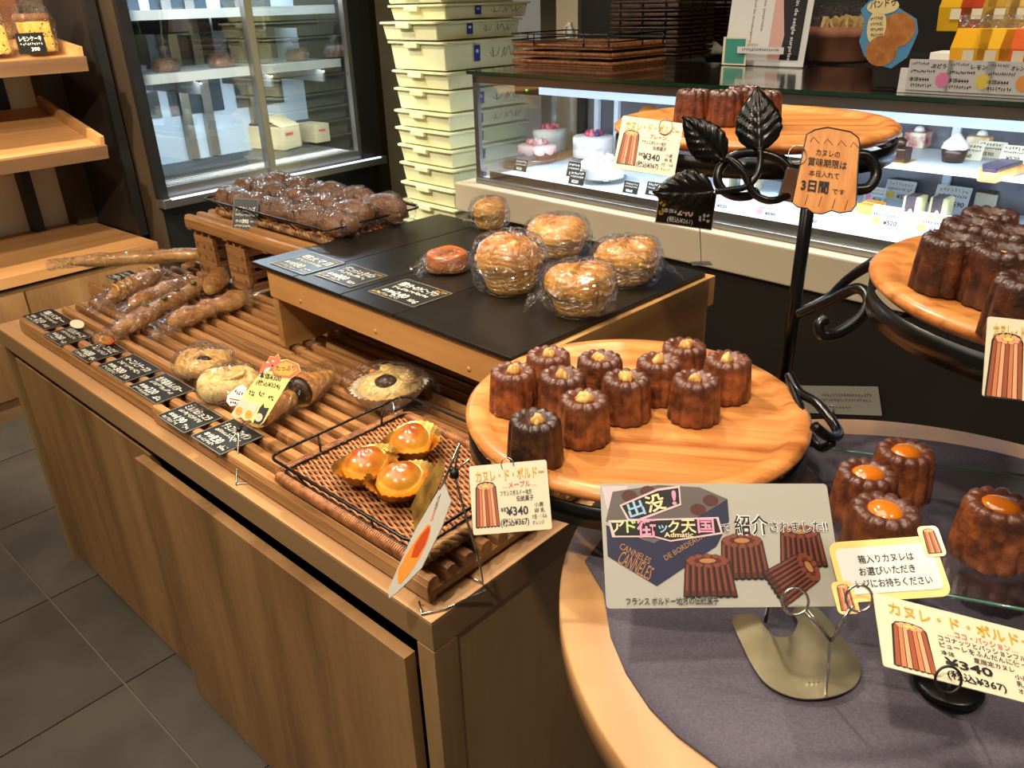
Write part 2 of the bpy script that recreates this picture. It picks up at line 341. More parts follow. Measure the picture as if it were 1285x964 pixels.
def strokes(parent,x0,y0,w,h,m,n=10,name='handwriting',z=.0006,seed=0):
    """a line of small handwriting too fine to read: short pen strokes"""
    r=random.Random(seed*77+int(x0*1e5)+int(y0*1e5)); mb=MB(); t=h*.09
    for i in range(n):
        cx=x0+w*(i+.5)/n; cw=w/n*.42
        for k in range(r.choice((3,4,4))):
            a=r.choice((0,PI/2,PI/4,-PI/4,PI/2)); L=r.uniform(.5,1)*min(cw,h/2); px=cx+r.uniform(-.4,.4)*cw; py=y0+h/2+r.uniform(-.32,.32)*h
            dx,dy=math.cos(a)*L,math.sin(a)*L; nx,ny=-math.sin(a)*t,math.cos(a)*t
            mb.poly([(px-dx-nx,py-dy-ny),(px+dx-nx,py+dy-ny),(px+dx+nx,py+dy+ny),(px-dx+nx,py-dy+ny)],z)
    return mb.build(name,M[m],parent)
def cardM(P0,P1,P2):
    x=(P1-P0); w=x.length; x.normalize(); y=P2-P0; y-=x*y.dot(x); h=y.length; y.normalize(); z=x.cross(y)
    return Matrix(((x.x,y.x,z.x,P0.x),(x.y,y.y,z.y,P0.y),(x.z,y.z,z.z,P0.z),(0,0,0,1))),w,h
def card(name,label,cat,P0,P1,P2,m='card',t=.0008,group=None,border=.0,outline=None):
    MX,w,h=cardM(P0,P1,P2); mb=MB()
    pts=outline(w,h) if outline else [(q[0],q[1]) for q in rrect(0,0,w,h,min(w,h)*.03,0,2)]
    mb.prism(pts,-t,0); o=mb.build(name,M[m]); o.matrix_world=MX; tag(o,label,cat,group)
    if border:
        f=MB(); e=border
        for (a,b,c,d) in ((0,0,w,e),(0,h-e,w,h),(0,0,e,h),(w-e,0,w,h)): f.box(a,b,-t*1.2,c,d,.0003)
        f.build('laminate_edge',M['laminate'],o)
    return o,w,h
def canele_pic(parent,cx,cy,w,h,mats=('can_mid','can_dark','can_light'),lean=0,z=.0004,outline='black_ink'):
    """drawn canele: black outline, seven strips, lobed crown with a pale dimple"""
    def q(u,v):
        ww=w*(1-.22*v); x=cx+(u-.5)*ww; y=cy-h/2+v*h; return (x+lean*(y-cy),y)
    n=7; o=[q(-.04,-.01)]
    for i in range(n): o+=[q((i+.5)/n,-.035),q((i+1)/n,-.01)]
    o+=[q(1.05,.9)]+[q(1-(i+.5)/n,.985+.05*math.sin(PI*(i+.5)/n)) for i in range(n)]+[q(-.05,.9)]
    if outline: flat(parent,o,outline,z-.0001,'drawn_outline')
    for k in range(3):
        mb=MB()
        for i in range(n):
            if (i*2+1)%3==k: mb.poly([q((i+.08)/n,.0),q((i+.92)/n,0),q((i+.92)/n,.88),q((i+.5)/n,.93),q((i+.08)/n,.88)],z)
        if mb.v: mb.build('drawn_flute',M[mats[k]],parent)
    p=q(.5,.93); flat(parent,ell(p[0],p[1],w*.38,h*.075,16),mats[1],z+.0001,'drawn_crown')
    mb=MB()
    for i in range(9): a=2*PI*i/9+.2; p=q(.5+.33*math.cos(a),.93+.052*math.sin(a)); mb.poly(ell(p[0],p[1],w*.085,h*.03,8),z+.0002+i*1e-6)
    mb.build('drawn_crown',M[mats[2]],parent); p=q(.5,.93); flat(parent,ell(p[0],p[1],w*.16,h*.028,12),'pic_yellow',z+.0003,'drawn_dimple')
# ------------------------------------------------------------------ room shell
def build_floor():
    mb=MB().box(-4.5,-2.5,-.03,4.5,6.5,-.004); f=struct(mb.build('floor',M['grout']))
    t=MB().box(0,0,-.004,.474,.474,0)
    o=t.build('tile',M['tile']); first=True
    p=.479
    for i in range(-5,9):
        for j in range(-3,11):
            w=TF.w(.41+(i-1)*p+.0025,1.713+(j-3)*p+.0025)
            if not(-3.6<w.x<3.9 and -1<w.y<5.8): continue
            k=o if first else o.copy()
            if not first: C.objects.link(k)
            first=False; k.location=w; k.rotation_euler=(0,0,TF.yaw); k.parent=f
build_floor()
wl=struct(MB().box(-2.2,4.16,0,4.9,4.3,2.7).build('wall_left',M['cream_wall'],None,0,(0,0,0),SF.yaw))
wb=struct(MB().box(4.3,-3.5,0,4.45,4.1,2.7).build('wall_back',M['greige'],None,0,(0,0,0),KF.yaw))
ce=struct(MB().box(-4.5,-2.5,2.7,4.5,6.5,2.75).build('ceiling',M['ceiling']))
# ------------------------------------------------------------------ left wall shelves
def left_shelves():
    T=thing('base_cabinet','low wood-effect base cabinet under the bread shelves at the left wall','cabinet',(0,0,0),SF.yaw)
    y0=3.455; x1=SF.ony(196,303,y0).x; z1=.577
    MB().box(-.6,y0-.01,z1-.045,x1,4.15,z1).build('worktop',M['shelf_wood'],T,.002)
    MB().box(-.6,y0+.02,.06,x1-.01,4.14,z1-.06).build('carcass',M['counter_edge'],T)
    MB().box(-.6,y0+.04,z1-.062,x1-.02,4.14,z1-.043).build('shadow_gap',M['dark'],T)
    xd=SF.ony(33,375,y0).x
    for k,(a,b) in enumerate(((-.5,xd-.27),(xd-.262,xd-.004),(xd+.004,x1-.01))): MB().box(a,y0,.085,b,y0+.02,z1-.075).build('door',M['counter_panel'],T,.001)
    MB().box(-.6,y0+.01,0,x1-.02,y0+.03,.08).build('plinth',M['counter_edge'],T)
    # frame of uprights with two sloping shelves
    S=thing('bread_shelf','dark steel wall shelf with two sloping wooden shelf boards','shelf',(0,0,0),SF.yaw)
    for (x,n) in ((SF.ony(32,250,4.1).x,0),(SF.ony(108,262,4.1).x,1)):
        MB().box(x,4.08,z1,x+.042,4.155,2.3).build('upright',M['black'],S)
    xs=SF.ony(133,180,3.5).x
    MB().box(1.60,3.62,z1,1.625,4.155,2.3).build('side_post',M['dark'],S)
    MB().box(1.51,4.04,z1,1.60,4.155,2.3).build('side_panel',M['darkbrown'],S)
    MB().box(1.59,3.60,z1,1.63,3.64,2.3).build('front_post',M['black'],S)
    def board(pf,xr,zf,zb,yf=3.46,yb=4.0,lab=None):
        # xr right end, zf front height, zb back height
        d=Vector((0,yb-yf,zb-zf)); L=d.length; ang=math.atan2(d.z,d.y)
        b=MB().box(-1.6,0,-.03,0,L,0).build('shelf_board',M['shelf_wood'],S,.001); b.location=(xr,yf,zf); b.rotation_euler=(ang,0,0)
        MB().box(-.018,0,-.03,0.0,L,.045).build('shelf_side_lip',M['shelf_wood'],b,.001)
        MB().box(-1.6,-.02,-.042,0.0,0,.012).build('shelf_front_lip',M['shelf_edge'],b,.001)
    board(0,SF.ony(133,185,3.455).x,1.0,1.13)
    board(0,SF.ony(107,75,3.455).x,1.335,1.41)
    # brown back of the top shelf
    MB().box(-.2,3.95,1.42,1.46,3.97,2.0).build('back_panel',mat('back_panel',(92,52,26),.5),S)
    # sliced lemon cake loaves in knotted bags
    def cake(px,lab):
        P=SF.ony(px,68,3.55); P.x+=(px-30)*.0006; t=thing('bagged_cake',lab,'cake',SF.w(P.x,3.55,1.365),SF.yaw,'bagged speckled yellow cakes on the top shelf')
        mb=MB(); mb.box(-.05,0,0,.05,.08,.13); c=mb.build('cake_slab',mat('cake_%d'%px,(222,184,84),.8,c2=(206,164,62),nscale=40,bump=.3),t,.012)
        r=random.Random(px); s=MB()
        for k in range(26):
            x,z=r.uniform(-.045,.045),r.uniform(.008,.12); s.add([(x-.003,-.001,z-.002),(x+.003,-.001,z-.002),(x+.002,-.001,z+.003),(x-.002,-.001,z+.003)],[(0,1,2,3)])
        s.build('poppy_seeds',M['choc'],t)['kind']='stuff'
        MB().box(-.055,-.004,.105,.055,.084,.137).build('crust',M['loaf_dark'],t,.012)
        b=MB(); b.lathe([(.07,0),(.075,.1),(.06,.16),(.012,.2),(.012,.215),(.05,.27)],14,Matrix.Translation((0,.04,0)),lambda r,z,a:(r*(1+.08*math.sin(5*a+z*40)),z)); b.build('bag',M['plastic'],t)
    cake(4,'bagged yellow cake with black seeds at the left end of the top shelf')
    cake(52,'bagged yellow cake with black seeds nearest the right end of the top shelf')
    P=SF.ony(18,42,3.47);Q=SF.ony(60,66,3.47)
    a=SF.w(P.x,3.47,Q.z); b=SF.w(Q.x,3.47,Q.z); c=SF.w(P.x-.0,3.47,P.z+.0)
    k,w,h=card('price_card','small black price card leaning in front of the bagged yellow cakes','price card',a,b,c,'card_black')
    text(k,'レモンケーキ',w*.1,h*.62,h*.28,'chalk',w*.8,.02); strokes(k,w*.1,h*.4,w*.8,h*.13,'chalk'); text(k,'390',w*.45,h*.12,h*.25,'chalk',w*.3,.03)
left_shelves()
# ------------------------------------------------------------------ refrigerator
def fridge():
    y0=3.49; X0=SF.ony(205,222,y0).x; X1=SF.ony(452,178,y0).x; Xm=SF.ony(340,203,y0).x; zs=SF.ony(320,214,y0).z; xl=SF.ony(196,240,y0).x; xr=SF.ony(478,188,y0).x
    T=thing('display_refrigerator','black glass-door display refrigerator lit blue-white between shelves and crate stack','refrigerator',(0,0,0),SF.yaw)
    D=y0+.62; H=2.05
    MB().box(xl-.005,y0+.02,0,xl+.02,D,H).build('side_panel',M['darkbrown'],T)
    MB().box(xr-.02,y0+.02,0,xr,D,H).build('side_panel',M['dark'],T)
    MB().box(xl+.02,D-.02,0,xr-.02,D,H).build('back_panel',mat('fridge_back',(168,182,192),.35),T)
    MB().box(xl,y0+.03,0,xr,y0+.05,zs-.05).build('kick_panel',M['black'],T)
    MB().box(xl+.02,y0+.05,zs-.06,xr-.02,D-.02,zs-.035).build('bottom_plate',M['steel'],T)
    MB().box(xl,y0-.045,zs-.085,xr,y0+.03,zs-.045).build('steel_sill',M['steel'],T,.004)
    MB().box(xl+.04,y0-.047,zs-.05,xr-.04,y0-.03,zs-.0435).build('sill_light_strip',M['led_soft'],T)
    f=MB(); f.box(X0-.02,y0,zs-.045,X1+.02,y0+.03,zs); f.build('lower_rail',M['steel'],T)
    MB().box(xl,y0-.01,zs-.045,X0-.0,y0+.03,H).build('door_post',M['black'],T)
    MB().box(X1,y0-.01,zs-.045,xr,y0+.03,H).build('door_post',M['black'],T)
    MB().box(X1-.022,y0-.004,zs-.02,X1,y0+.03,H-.1).build('door_frame',M['steel'],T)
    MB().box(Xm-.022,y0-.014,zs-.045,Xm+.018,y0+.03,H-.1).build('centre_mullion',M['steel'],T,.004)
    MB().box(xl,y0,H-.12,xr,D,H).build('top_box',M['black'],T)
    MB().box(X0,y0+.008,zs,Xm-.02,y0+.012,H-.12).build('sliding_glass_door',M['glass'],T)
    MB().box(Xm+.018,y0+.016,zs,X1-.02,y0+.02,H-.12).build('sliding_glass_door',M['glass'],T)
    # wire rack floor
    r=MB(); zr=zs-.005
    x=X0+.01
    while x<X1-.01: r.tube([(x,y0+.05,zr),(x,D-.04,zr)],.003,4); x+=.02
    for y in (y0+.06,y0+.28,D-.05): r.tube([(X0,y,zr-.006),(X1,y,zr-.006)],.004,4)
    r.build('wire_rack',M['steel'],T)['kind']='stuff'
    # shelves
    for k,(px,py) in enumerate(((250,90),(250,12))):
        z=SF.ony(px,py,y0+.10).z
        s=MB().box(X0,y0+.10,z-.012,X1,D-.05,z).build('glass_shelf',M['cool_white'],T)
        MB().box(X0,y0+.09,z-.035,X1,y0+.10,z+.004).build('price_rail',M['cool_white'],s)
        for q in (X0+.32,Xm+.15,X1-.1): MB().box(q,y0+.12,z-.1,q+.012,D-.05,z-.012).build('bracket',M['steel'],s)
    for q in (X0+.45,Xm+.02,Xm+.3): MB().box(q,D-.05,zs,q+.05,D-.02,H-.12).build('back_strut',M['steel'],T)
    for q in (X0+.2,Xm+.0,Xm+.38): MB().box(q-.15,D-.03,zs+.22,q+.15,D-.024,H-.15).build('back_window',mat('back_window_%d'%int(q*9),(48,58,66),.15,coat=.6),T)
    # cartons
    def carton(px,py,w,d,h,lab,rz=0,op=True,printm='red_ink'):
        P=at(px,py,zs); t=thing('carton',lab,'box',P,SF.yaw+rz,'cartons on the refrigerator rack')
        MB().box(-w/2,0,0,w/2,d,h).build('carton_body',M['carton'],t,.002)
        if op:
            MB().add([(-w/2,0,h),(w/2,0,h),(w/2,d*.5,h+.05),(-w/2,d*.5,h+.05),(w/2,0,h-.002),(w/2,d*.5,h+.048),(-w/2,0,h-.002),(-w/2,d*.5,h+.048)],[(0,1,2,3),(6,7,5,4),(0,6,4,1),(3,2,5,7)]).build('flap',M['carton'],t)
        MB().add([(-w*.3,-.001,h*.6),(w*.1,-.001,h*.6),(w*.1,-.001,h*.72),(-w*.3,-.001,h*.72)],[(0,1,2,3)]).build('print',M[printm],t)
        MB().box(-w/2+.01,d*.55,h-.001,w/2-.01,d-.01,h+.012).build('dark_lid',M['navy_ink'],t,.002)
    carton(368,186,.15,.26,.12,'open pale carton right of the mullion, nearest the glass',.25)
    carton(408,178,.12,.3,.10,'long pale carton with red print right of the open one',0,False)
    carton(442,170,.12,.3,.10,'pale carton against the right edge of the refrigerator glass',0,False)
    carton(252,156,.16,.2,.13,'open pale carton in the left half of the refrigerator',.2)
    carton(222,170,.12,.2,.07,'low pale carton at the left edge of the refrigerator glass',-.1,False,'navy_ink')
    carton(428,158,.3,.16,.12,'wide pale carton at the rear right of the refrigerator',0,False)
    carton(305,158,.16,.22,.10,'pale carton just left of the mullion with a dark lid',.1,False,'navy_ink')
    # bagged goods on the shelf
    z=SF.ony(250,90,y0+.10).z
    for px,lab in ((215,'pale bagged rolls at the left end of the middle refrigerator shelf'),(430,'bagged pastry at the right end of the middle refrigerator shelf'),(285,'bagged browned pastry on the middle refrigerator shelf left of the mullion'),(382,'small tied bag of sweets on the middle shelf right of the mullion')):
        P=SF.ony(px,84,y0+.2); t=thing('bagged_sweets',lab,'bag',SF.w(P.x,y0+.25,z),SF.yaw,'bags on the middle refrigerator shelf')
        MB().lathe([(0,0),(.05,.005),(.06,.03),(.045,.055),(0,.06)],14).build('contents',M['loaf_dark'],t); MB().lathe([(.055,0),(.066,.03),(.05,.065),(.01,.075),(.03,.11)],12).build('bag',M['plastic'],t)
    for q in ((X0+Xm)/2,(Xm+X1)/2):
        for zz,pw in ((H-.14,16),):
            o=area((0,0,0),(0,0,-1),pw,.6,.25,(.74,.87,1)); o.parent=T; o.location=(q,y0+.3,zz-.01); o.rotation_euler=(0,0,0)
        o=area((0,0,0),(0,0,-1),5.5,.6,.06,(.74,.87,1)); o.parent=T; o.location=(q,y0+.14,z-.045); o.rotation_euler=(math.radians(12),0,0)
    MB().box(xr+.02,D-.1,0,xr+.5,4.15,2.4).build('pier_panel',mat('pier',(74,54,36),.5),None,0,(0,0,0),SF.yaw)
fridge()
struct(bpy.data.objects['pier_panel']); bpy.data.objects['pier_panel'].name='trim_1'
# ------------------------------------------------------------------ stack of cream crates
def totes():
    yc=2.86; c=KF.ony(557,30,yc)      # nearest vertical edge
    ys=[4,26,52,91,115,144,167,190,214,240,264]
    X=c.x; n=0
    zt=[KF.ony(556+ (y-25)*.055,y,yc).z for y in ys]
    zt=[zt[0]+ (zt[0]-zt[1])*2,zt[0]+(zt[0]-zt[1])]+zt
    dz=(zt[-2]-zt[-1]); z=zt[-1]
    while z-.1>.02: z-=.105; zt.append(z)
    inks=[0]
    names=['topmost in view','second from the top in view','third from the top in view','fourth down, the one set furthest out','fifth down','sixth down, with an open handle slot','seventh down','eighth down','ninth down','tenth down','eleventh down','twelfth down','thirteenth down']
    for i in range(len(zt)-1):
        top,bot=zt[i],zt[i+1]+.003; h=top-bot
        dx=random.Random(i).uniform(-.012,.012)+(-.03 if i==3 else 0)
        w,d=.52,.40
        lab='cream plastic crate in the tall stack, '+(names[i] if i<len(names) else 'low down behind the counter')
        t=thing('crate',lab,'crate',KF.w(X+dx,yc+abs(dx)*.3,bot),KF.yaw,'cream plastic crates in the tall stack')
        b=MB(); e=.018
        b.add([(e,e,0),(w-e,e,0),(w-e,d-e,0),(e,d-e,0),(.008,.008,h-.012),(w-.008,.008,h-.012),(w-.008,d-.008,h-.012),(.008,d-.008,h-.012)],[(3,2,1,0),(4,5,6,7),(0,1,5,4),(1,2,6,5),(2,3,7,6),(3,0,4,7)])
        b.build('crate_body',M['tote'],t,.004)
        MB().prism([(q[0],q[1]) for q in rrect(-.008,-.008,w+.008,d+.008,.025)],h-.012,h-.003).build('rim',M['tote'],t,.001)
        MB().box(-.016,d*.42,h-.03,.004,d*.66,h-.006).build('handle',M['tote'],t,.003)
        s=MB(); s.add([(w*.34,.004,h*.25),(w*.41,.004,h*.25),(w*.41,.0005,h*.8),(w*.34,.0005,h*.8)],[(0,1,2,3)]); s.build('blue_label',M['blue'],t)
        if i<8:
            L=MB().add([(w*.36,.0035,h*.4),(w*.39,.0035,h*.4),(w*.39,.001,h*.66),(w*.36,.001,h*.66)],[(0,1,2,3)]); L.build('label_print',M['card_white'],t)
            for k,(a,r) in enumerate(((.52,3),(.66,5),(.78,4))):
                pts=[(w*(a+.02*math.sin(k2*1.7)+k2*.02),-.0005,h*(.5+.2*math.sin(k2*2.3+r))) for k2 in range(6)]
                MB().tube(smooth_path(pts,4),.0012,3).build('pen_writing',M['navy_ink'],t)
totes()
# ------------------------------------------------------------------ cake display case
XG=2.265
def case():
    T=thing('cake_display_case','long glass cake display case on a cream base behind the riser','display case',(0,0,0),KF.yaw)
    y1=2.53; y0=-.7; zt=1.25; zc=KF.onx(600,229,XG).z; xf=2.205
    zl=zc-.118
    MB().box(xf,y0,zl,3.05,KF.onx(570,231,xf).y,zc).build('cream_base',M['base_cream'],T,.006)
    MB().box(xf+.03,y0,0,3.0,y1+.02,zl).build('dark_plinth',M['dark'],T)
    MB().box(XG-.01,y0,zc,XG+.02,y1+.005,zc+.022).build('bottom_rail',M['steel'],T,.003)
    MB().box(XG+.02,y0,zc,2.98,y1,zc+.02).build('case_floor',M['cool_white'],T)
    MB().add([(XG+.02,y0,zc+.05),(XG+.09,y0,zc+.02),(XG+.09,y1-.05,zc+.02),(XG+.02,y1-.05,zc+.05),(XG+.02,y0,zc+.02),(XG+.02,y1-.05,zc+.02)],[(0,1,2,3),(0,3,5,4),(2,5,3),(0,4,1)]).build('vent_ramp',M['steel'],T)
    for x in (XG-.005,2.97):
        MB().box(x,y1-.02,zc,x+.02,y1+.005,zt-.02).build('corner_post',M['steel'],T,.002)
    MB().box(XG,y0,zc+.02,XG+.006,y1-.02,zt-.03).build('front_glass',M['glass'],T)
    MB().box(XG+.02,y1-.01,zc+.02,2.97,y1-.004,zt-.03).build('end_glass',M['glass'],T)
    MB().box(XG-.005,y0,zt-.045,XG+.03,y1+.005,zt-.014).build('top_rail',M['steel'],T,.002)
    MB().box(XG+.02,y0,zt-.045,2.98,y1,zt-.014).build('top_panel',M['greige'],T)
    MB().box(XG+.03,y0,zt-.075,XG+.09,y1-.33,zt-.046).build('light_diffuser',M['led_soft'],T)
    MB().box(XG+.03,y1-.33,zt-.08,XG+.09,y1-.2,zt-.046).build('thermostat_box',M['dark'],T)
    MB().box(XG+.028,y1-.27,zt-.066,XG+.03,y1-.262,zt-.06).build('green_indicator',mat('green_led',(60,220,60),.5,emit=3),T)
    g=MB().box(XG-.025,y0,zt-.012,3.0,y1+.015,zt).build('top_glass',M['glass_top'],T)
    MB().box(XG-.0265,y0,zt-.011,XG-.025,y1+.015,zt-.001).build('glass_edge',M['glass_green'],g)
    for px,py in ((750,130),(775,130),(1200,170),(1040,150)):
        y=KF.onx(px,py,2.94).y; MB().box(2.93,y-.012,zc+.02,2.95,y+.012,zt-.05).build('rear_door_post',M['cool_white'],T)
    MB().box(2.955,y0,zc+.02,2.96,y1-.02,zt-.05).build('rear_door',mat('rear_glass',(92,92,100),.2,coat=.5),T)
    zs=KF.onx(1190,212,2.60).z
    s=MB().box(2.58,y0,zs-.008,2.92,1.72,zs).build('glass_shelf',M['cool_white'],T)
    MB().box(2.572,y0,zs-.012,2.58,1.72,zs+.002).build('shelf_front_edge',M['led_soft'],s)
    for q in (2.1,1.2,.4,-.3):
        o=area((0,0,0),(0,0,-1),7,.06,.8,(.74,.84,1)); o.parent=T; o.location=(XG+.12,q,zt-.08); o.rotation_euler=(0,math.radians(-14),0)
    return zc+.02,zs,zt
ZC,ZS,ZT=case()
def round_cake(px,py,z,r,h,lab,top,side,topping,dish=True):
    P=at(px,py,z+ (.02 if dish else 0)); P.z=z; t=thing('round_cake',lab,'cake',P,KF.yaw,'whole cakes in the left end of the display case')
    z0=0
    if dish:
        MB().lathe([(r*.5,0),(r*.4,.004),(r*.35,.015),(r*1.15,.018),(r*1.17,.022),(0,.022)],28).build('cake_stand',M['glass'],t); z0=.022
    MB().lathe([(r,z0),(r,z0+h*.75),(r*.97,z0+h),(0,z0+h)],32,None,lambda rr,zz,a:(rr*(1+.015*math.sin(a*9)),zz)).build('cake_body',side,t)
    MB().lathe([(r*1.01,z0+h*.55),(r*1.02,z0+h*.95),(r*.96,z0+h*1.03),(0,z0+h*1.03)],40,None,lambda rr,zz,a:(rr,zz-(.012*abs(math.sin(a*5)) if zz<z0+h*.6 else 0))).build('icing',top,t)
    rnd=random.Random(px)
    for k in range(7):
        a=2*PI*k/7; q=r*.45*rnd.uniform(.6,1.1); m=topping[k%len(topping)]
        MB().lathe([(0,0),(.013,.004),(.014,.012),(.006,.024),(0,.027)],8).build('topping',m,t,0,(q*math.cos(a),q*math.sin(a),z0+h*1.02))
    return t
WC=mat('cream_icing',(244,240,236),.5,bump=.3,bscale=30); PK=mat('pink_fruit',(224,120,130),.35,coat=.5); PP=mat('pale_pink',(246,206,200),.5); BL=mat('blueberry',(60,70,130),.4); CHC=mat('choc_side',(110,70,56),.5)
RB=mat('raspberry',(210,60,100),.35,coat=.4)
round_cake(674,198,ZC,.085,.055,'round cake with pink blossoms and dripping icing over chocolate sides, leftmost on the case floor',PP,CHC,[PK,PP])
round_cake(744,196,ZC,.09,.085,'white cream cake topped with red berries behind the feathery white cake',WC,WC,[RB,PK,BL])
round_cake(756,222,ZC,.085,.06,'white feathery cake with pale pink crown nearest the glass',WC,WC,[PP])
round_cake(690,187,ZC,.08,.09,'white cake with rosy fruit centre at the rear left of the case',WC,WC,[PK,RB])
def case_card(px,py,z,w,h,lab,m='card_black',ink='chalk',rz=0,pic=None,tilt=18,pos=None):
    P=at(px,py,z); x=-KF.a*math.cos(rz)+KF.b*math.sin(rz); n=Vector((-x.y,x.x,0))
    if n.dot(P)<0: n=-n
    upv=Vector((0,0,1))*math.cos(math.radians(tilt))+n*math.sin(math.radians(tilt))
    o,w,h=card('price_card',lab,'price card',P-x*w/2,P+x*w/2,P-x*w/2+upv*h,m,group='price cards in the display case')
    strokes(o,w*.08,h*.72,w*.84,h*.18,'gold_ink' if pic else ink,8,seed=px); strokes(o,w*.08,h*.5,w*.84,h*.14,ink,12,seed=px)
    text(o,'¥%d'%random.Random(px).choice((480,520,560,590)),w*(.45 if pic else .2),h*.12,h*.3,ink,w*.45,.02)
    if pic: flat(o,ell(w*.22,h*.28,w*.15,h*.2,16),pic,.0005,'drawn_cake'); 
    return o
M['pic_pink']=mat('pic_pink',(232,130,180),.6); M['pic_orange']=mat('pic_orange',(238,160,80),.6)
for a in ((652,215,.075,.05,'black price card in front of the leftmost cake'),(718,222,.07,.06,'black price card standing behind between the pink cake and the white cake'),(722,232,.08,.055,'black price card in front of the feathery white cake'),
          (790,243,.07,.045,'black price card just below the maple canele card at the left'),(820,246,.08,.05,'black price card partly behind the iron leaf')):
    case_card(a[0],a[1],ZC,a[2],a[3],a[4])
for px,py,w,h,lab,pic in ((900,262,.09,.05,'pale price card low behind the iron scroll','pic_orange'),(960,272,.085,.05,'pale price card with a pink drawing beside the stand pole','pic_pink'),
          (1012,280,.08,.045,'pale price card just behind the stand pole','pic_yellow'),(1108,285,.095,.065,'white price card with yellow tart drawing right of the canele-shaped tag','pic_yellow'),
          (1165,295,.095,.065,'white price card nearest the right-hand plate','pic_yellow')):
    case_card(px,py,ZC,w,h,lab,'card_white','black_ink',0,pic)
for px,py,w,h,lab,pic in ((1095,253,.07,.05,'pale price card with rose print behind the orange fruit tart','pic_pink'),(1125,252,.1,.07,'large white price card with a yellow cake slice drawing','pic_yellow'),(1190,262,.11,.075,'large white price card behind the packed cheesecake pieces','pic_orange')):
    case_card(px,py,ZC,w,h,lab,'card_white','black_ink',0,pic)
def small_sweets():
    def base(px,py,z,name,lab): return thing(name,lab,'cake',at(px,py,z),KF.yaw,'small cakes in the display case')
    t=base(1195,203,ZS,'cream_cup','dark cup heaped with white cream and a green garnish on the upper shelf')
    MB().lathe([(.03,0),(.038,.04),(.034,.042),(0,.04)],20).build('cup',M['choc'],t); MB().lathe([(.038,.04),(.034,.055),(.02,.07),(.008,.085),(0,.086)],20,None,lambda r,z,a:(r*(1+.06*math.sin(a*6+z*200)),z)).build('cream',WC,t)
    t=base(1126,202,ZS,'chocolate_cake','small dark chocolate cake with a curl left of the cream cup')
    MB().box(-.03,-.03,0,.03,.03,.042).build('cake_block',M['choc'],t,.004); MB().lathe([(0,0),(.016,.003),(.02,.02),(.006,.03),(0,.031)],12).build('curl',M['choc'],t,0,(0,0,.042)); MB().box(-.042,-.042,-.0,.042,.042,.003).build('gold_board',M['foil'],t)
    for px,py,lab,c in ((1112,186,'white square cake at the back of the upper shelf',(238,232,220)),(1150,184,'red berry cake at the back of the upper shelf',(170,40,56)),(1190,180,'pink cake with cream at the back of the upper shelf',(240,160,150)),(1262,190,'yellow layered cake at the back of the upper shelf',(236,214,130)),(1228,190,'golden cake behind the tart on the upper shelf',(214,170,90))):
        t=base(px,py,ZS,'cake_piece',lab); MB().box(-.035,-.035,0,.035,.035,.05).build('sponge',mat('sp%d'%px,c,.5,c2=(240,226,200),nscale=30),t,.005); MB().lathe([(0,0),(.018,.002),(.012,.014),(0,.018)],10).build('cream_dot',WC,t,0,(0,0,.05))
    t=base(1250,222,ZS,'berry_tart','wide tart with dark berry glaze on the upper shelf at the right')
    MB().prism([(-.1,-.03),(.1,-.045),(.1,.03),(-.02,.045),(-.1,.02)],0,.026).build('crust',M['loaf'],t,.006); MB().prism([(-.09,-.022),(.095,-.036),(.092,.024),(-.02,.037),(-.09,.014)],.026,.036).build('glaze',mat('berry_glaze',(48,30,62),.15,coat=1),t,.004)
    for k,(px,py) in enumerate(((1212,200),(1240,198),(1272,204))): case_card(px,py,ZS,.085,.05,('plain beige place card left of the berry tart','plain gold place card behind the berry tart','plain beige place card right of the berry tart')[k],'card','black_ink')
    t=base(1090,266,ZC,'fruit_tart','orange fruit tart slices on the case floor right of the tag')
    for k in range(5): MB().prism([(-.05+.02*k,-.03),(-.03+.02*k,-.035),(-.02+.02*k,.03),(-.035+.02*k,.03)],0,.03).build('fruit_slice',mat('fr%d'%k,(232,130,40) if k%2 else (240,180,70),.25,coat=.6),t,.003)
    for k,(px,py,lab) in enumerate(((1145,272,'pale wrapped cheesecake with dark sleeve, left one of the pair'),(1178,274,'pale wrapped cheesecake with dark sleeve, right one of the pair'))):
        t=base(px,py,ZC,'wrapped_cheesecake',lab); MB().box(-.03,-.028,0,.03,.028,.07).build('cake_block',mat('cheese%d'%k,(238,222,160),.4),t,.004); MB().box(-.0305,-.012,.02,.0305,.02,.071).build('sleeve',mat('sleeve%d'%k,(92,74,80),.4),t,.001)
        MB().prism(ell(0,0,.02,.008,14),0,.001).build('pink_sticker',PP,t).matrix_local=Matrix.Translation((-.0315,0,.012))@Matrix.Rotation(-PI/2,4,'Y')
    for px,py,lab,c in ((912,232,'strawberry cake slice seen through the iron loops',(236,120,110)),(945,238,'yellow cake slice seen through the iron loops',(240,210,120)),(1070,232,'peach coloured cake just behind the tag',(244,170,140)),(1240,262,'dark topped cake piece above the right-hand caneles',(80,50,50))):
        t=base(px,py,ZC,'cake_slice',lab); MB().prism([(-.04,-.03),(.04,-.02),(-.03,.04)],0,.055).build('sponge',mat('sl%d'%px,(240,226,190),.5),t,.003); MB().prism([(-.038,-.028),(.036,-.02),(-.028,.036)],.055,.066).build('fruit_top',mat('slt%d'%px,c,.3,coat=.5),t,.003)
    t=base(815,150,ZS-.0,'cream_puff','golden cream puff in the case behind the maple card'); 
    MB().lathe([(0,0),(.045,.006),(.052,.03),(.036,.056),(0,.064)],20,None,lambda r,z,a:(r*(1+.05*math.sin(a*5+1)),z)).build('puff',M['loaf'],t); MB().box(.03,-.055,0,.032,-.02,.03).build('tiny_card',M['card_black'],t)
small_sweets()
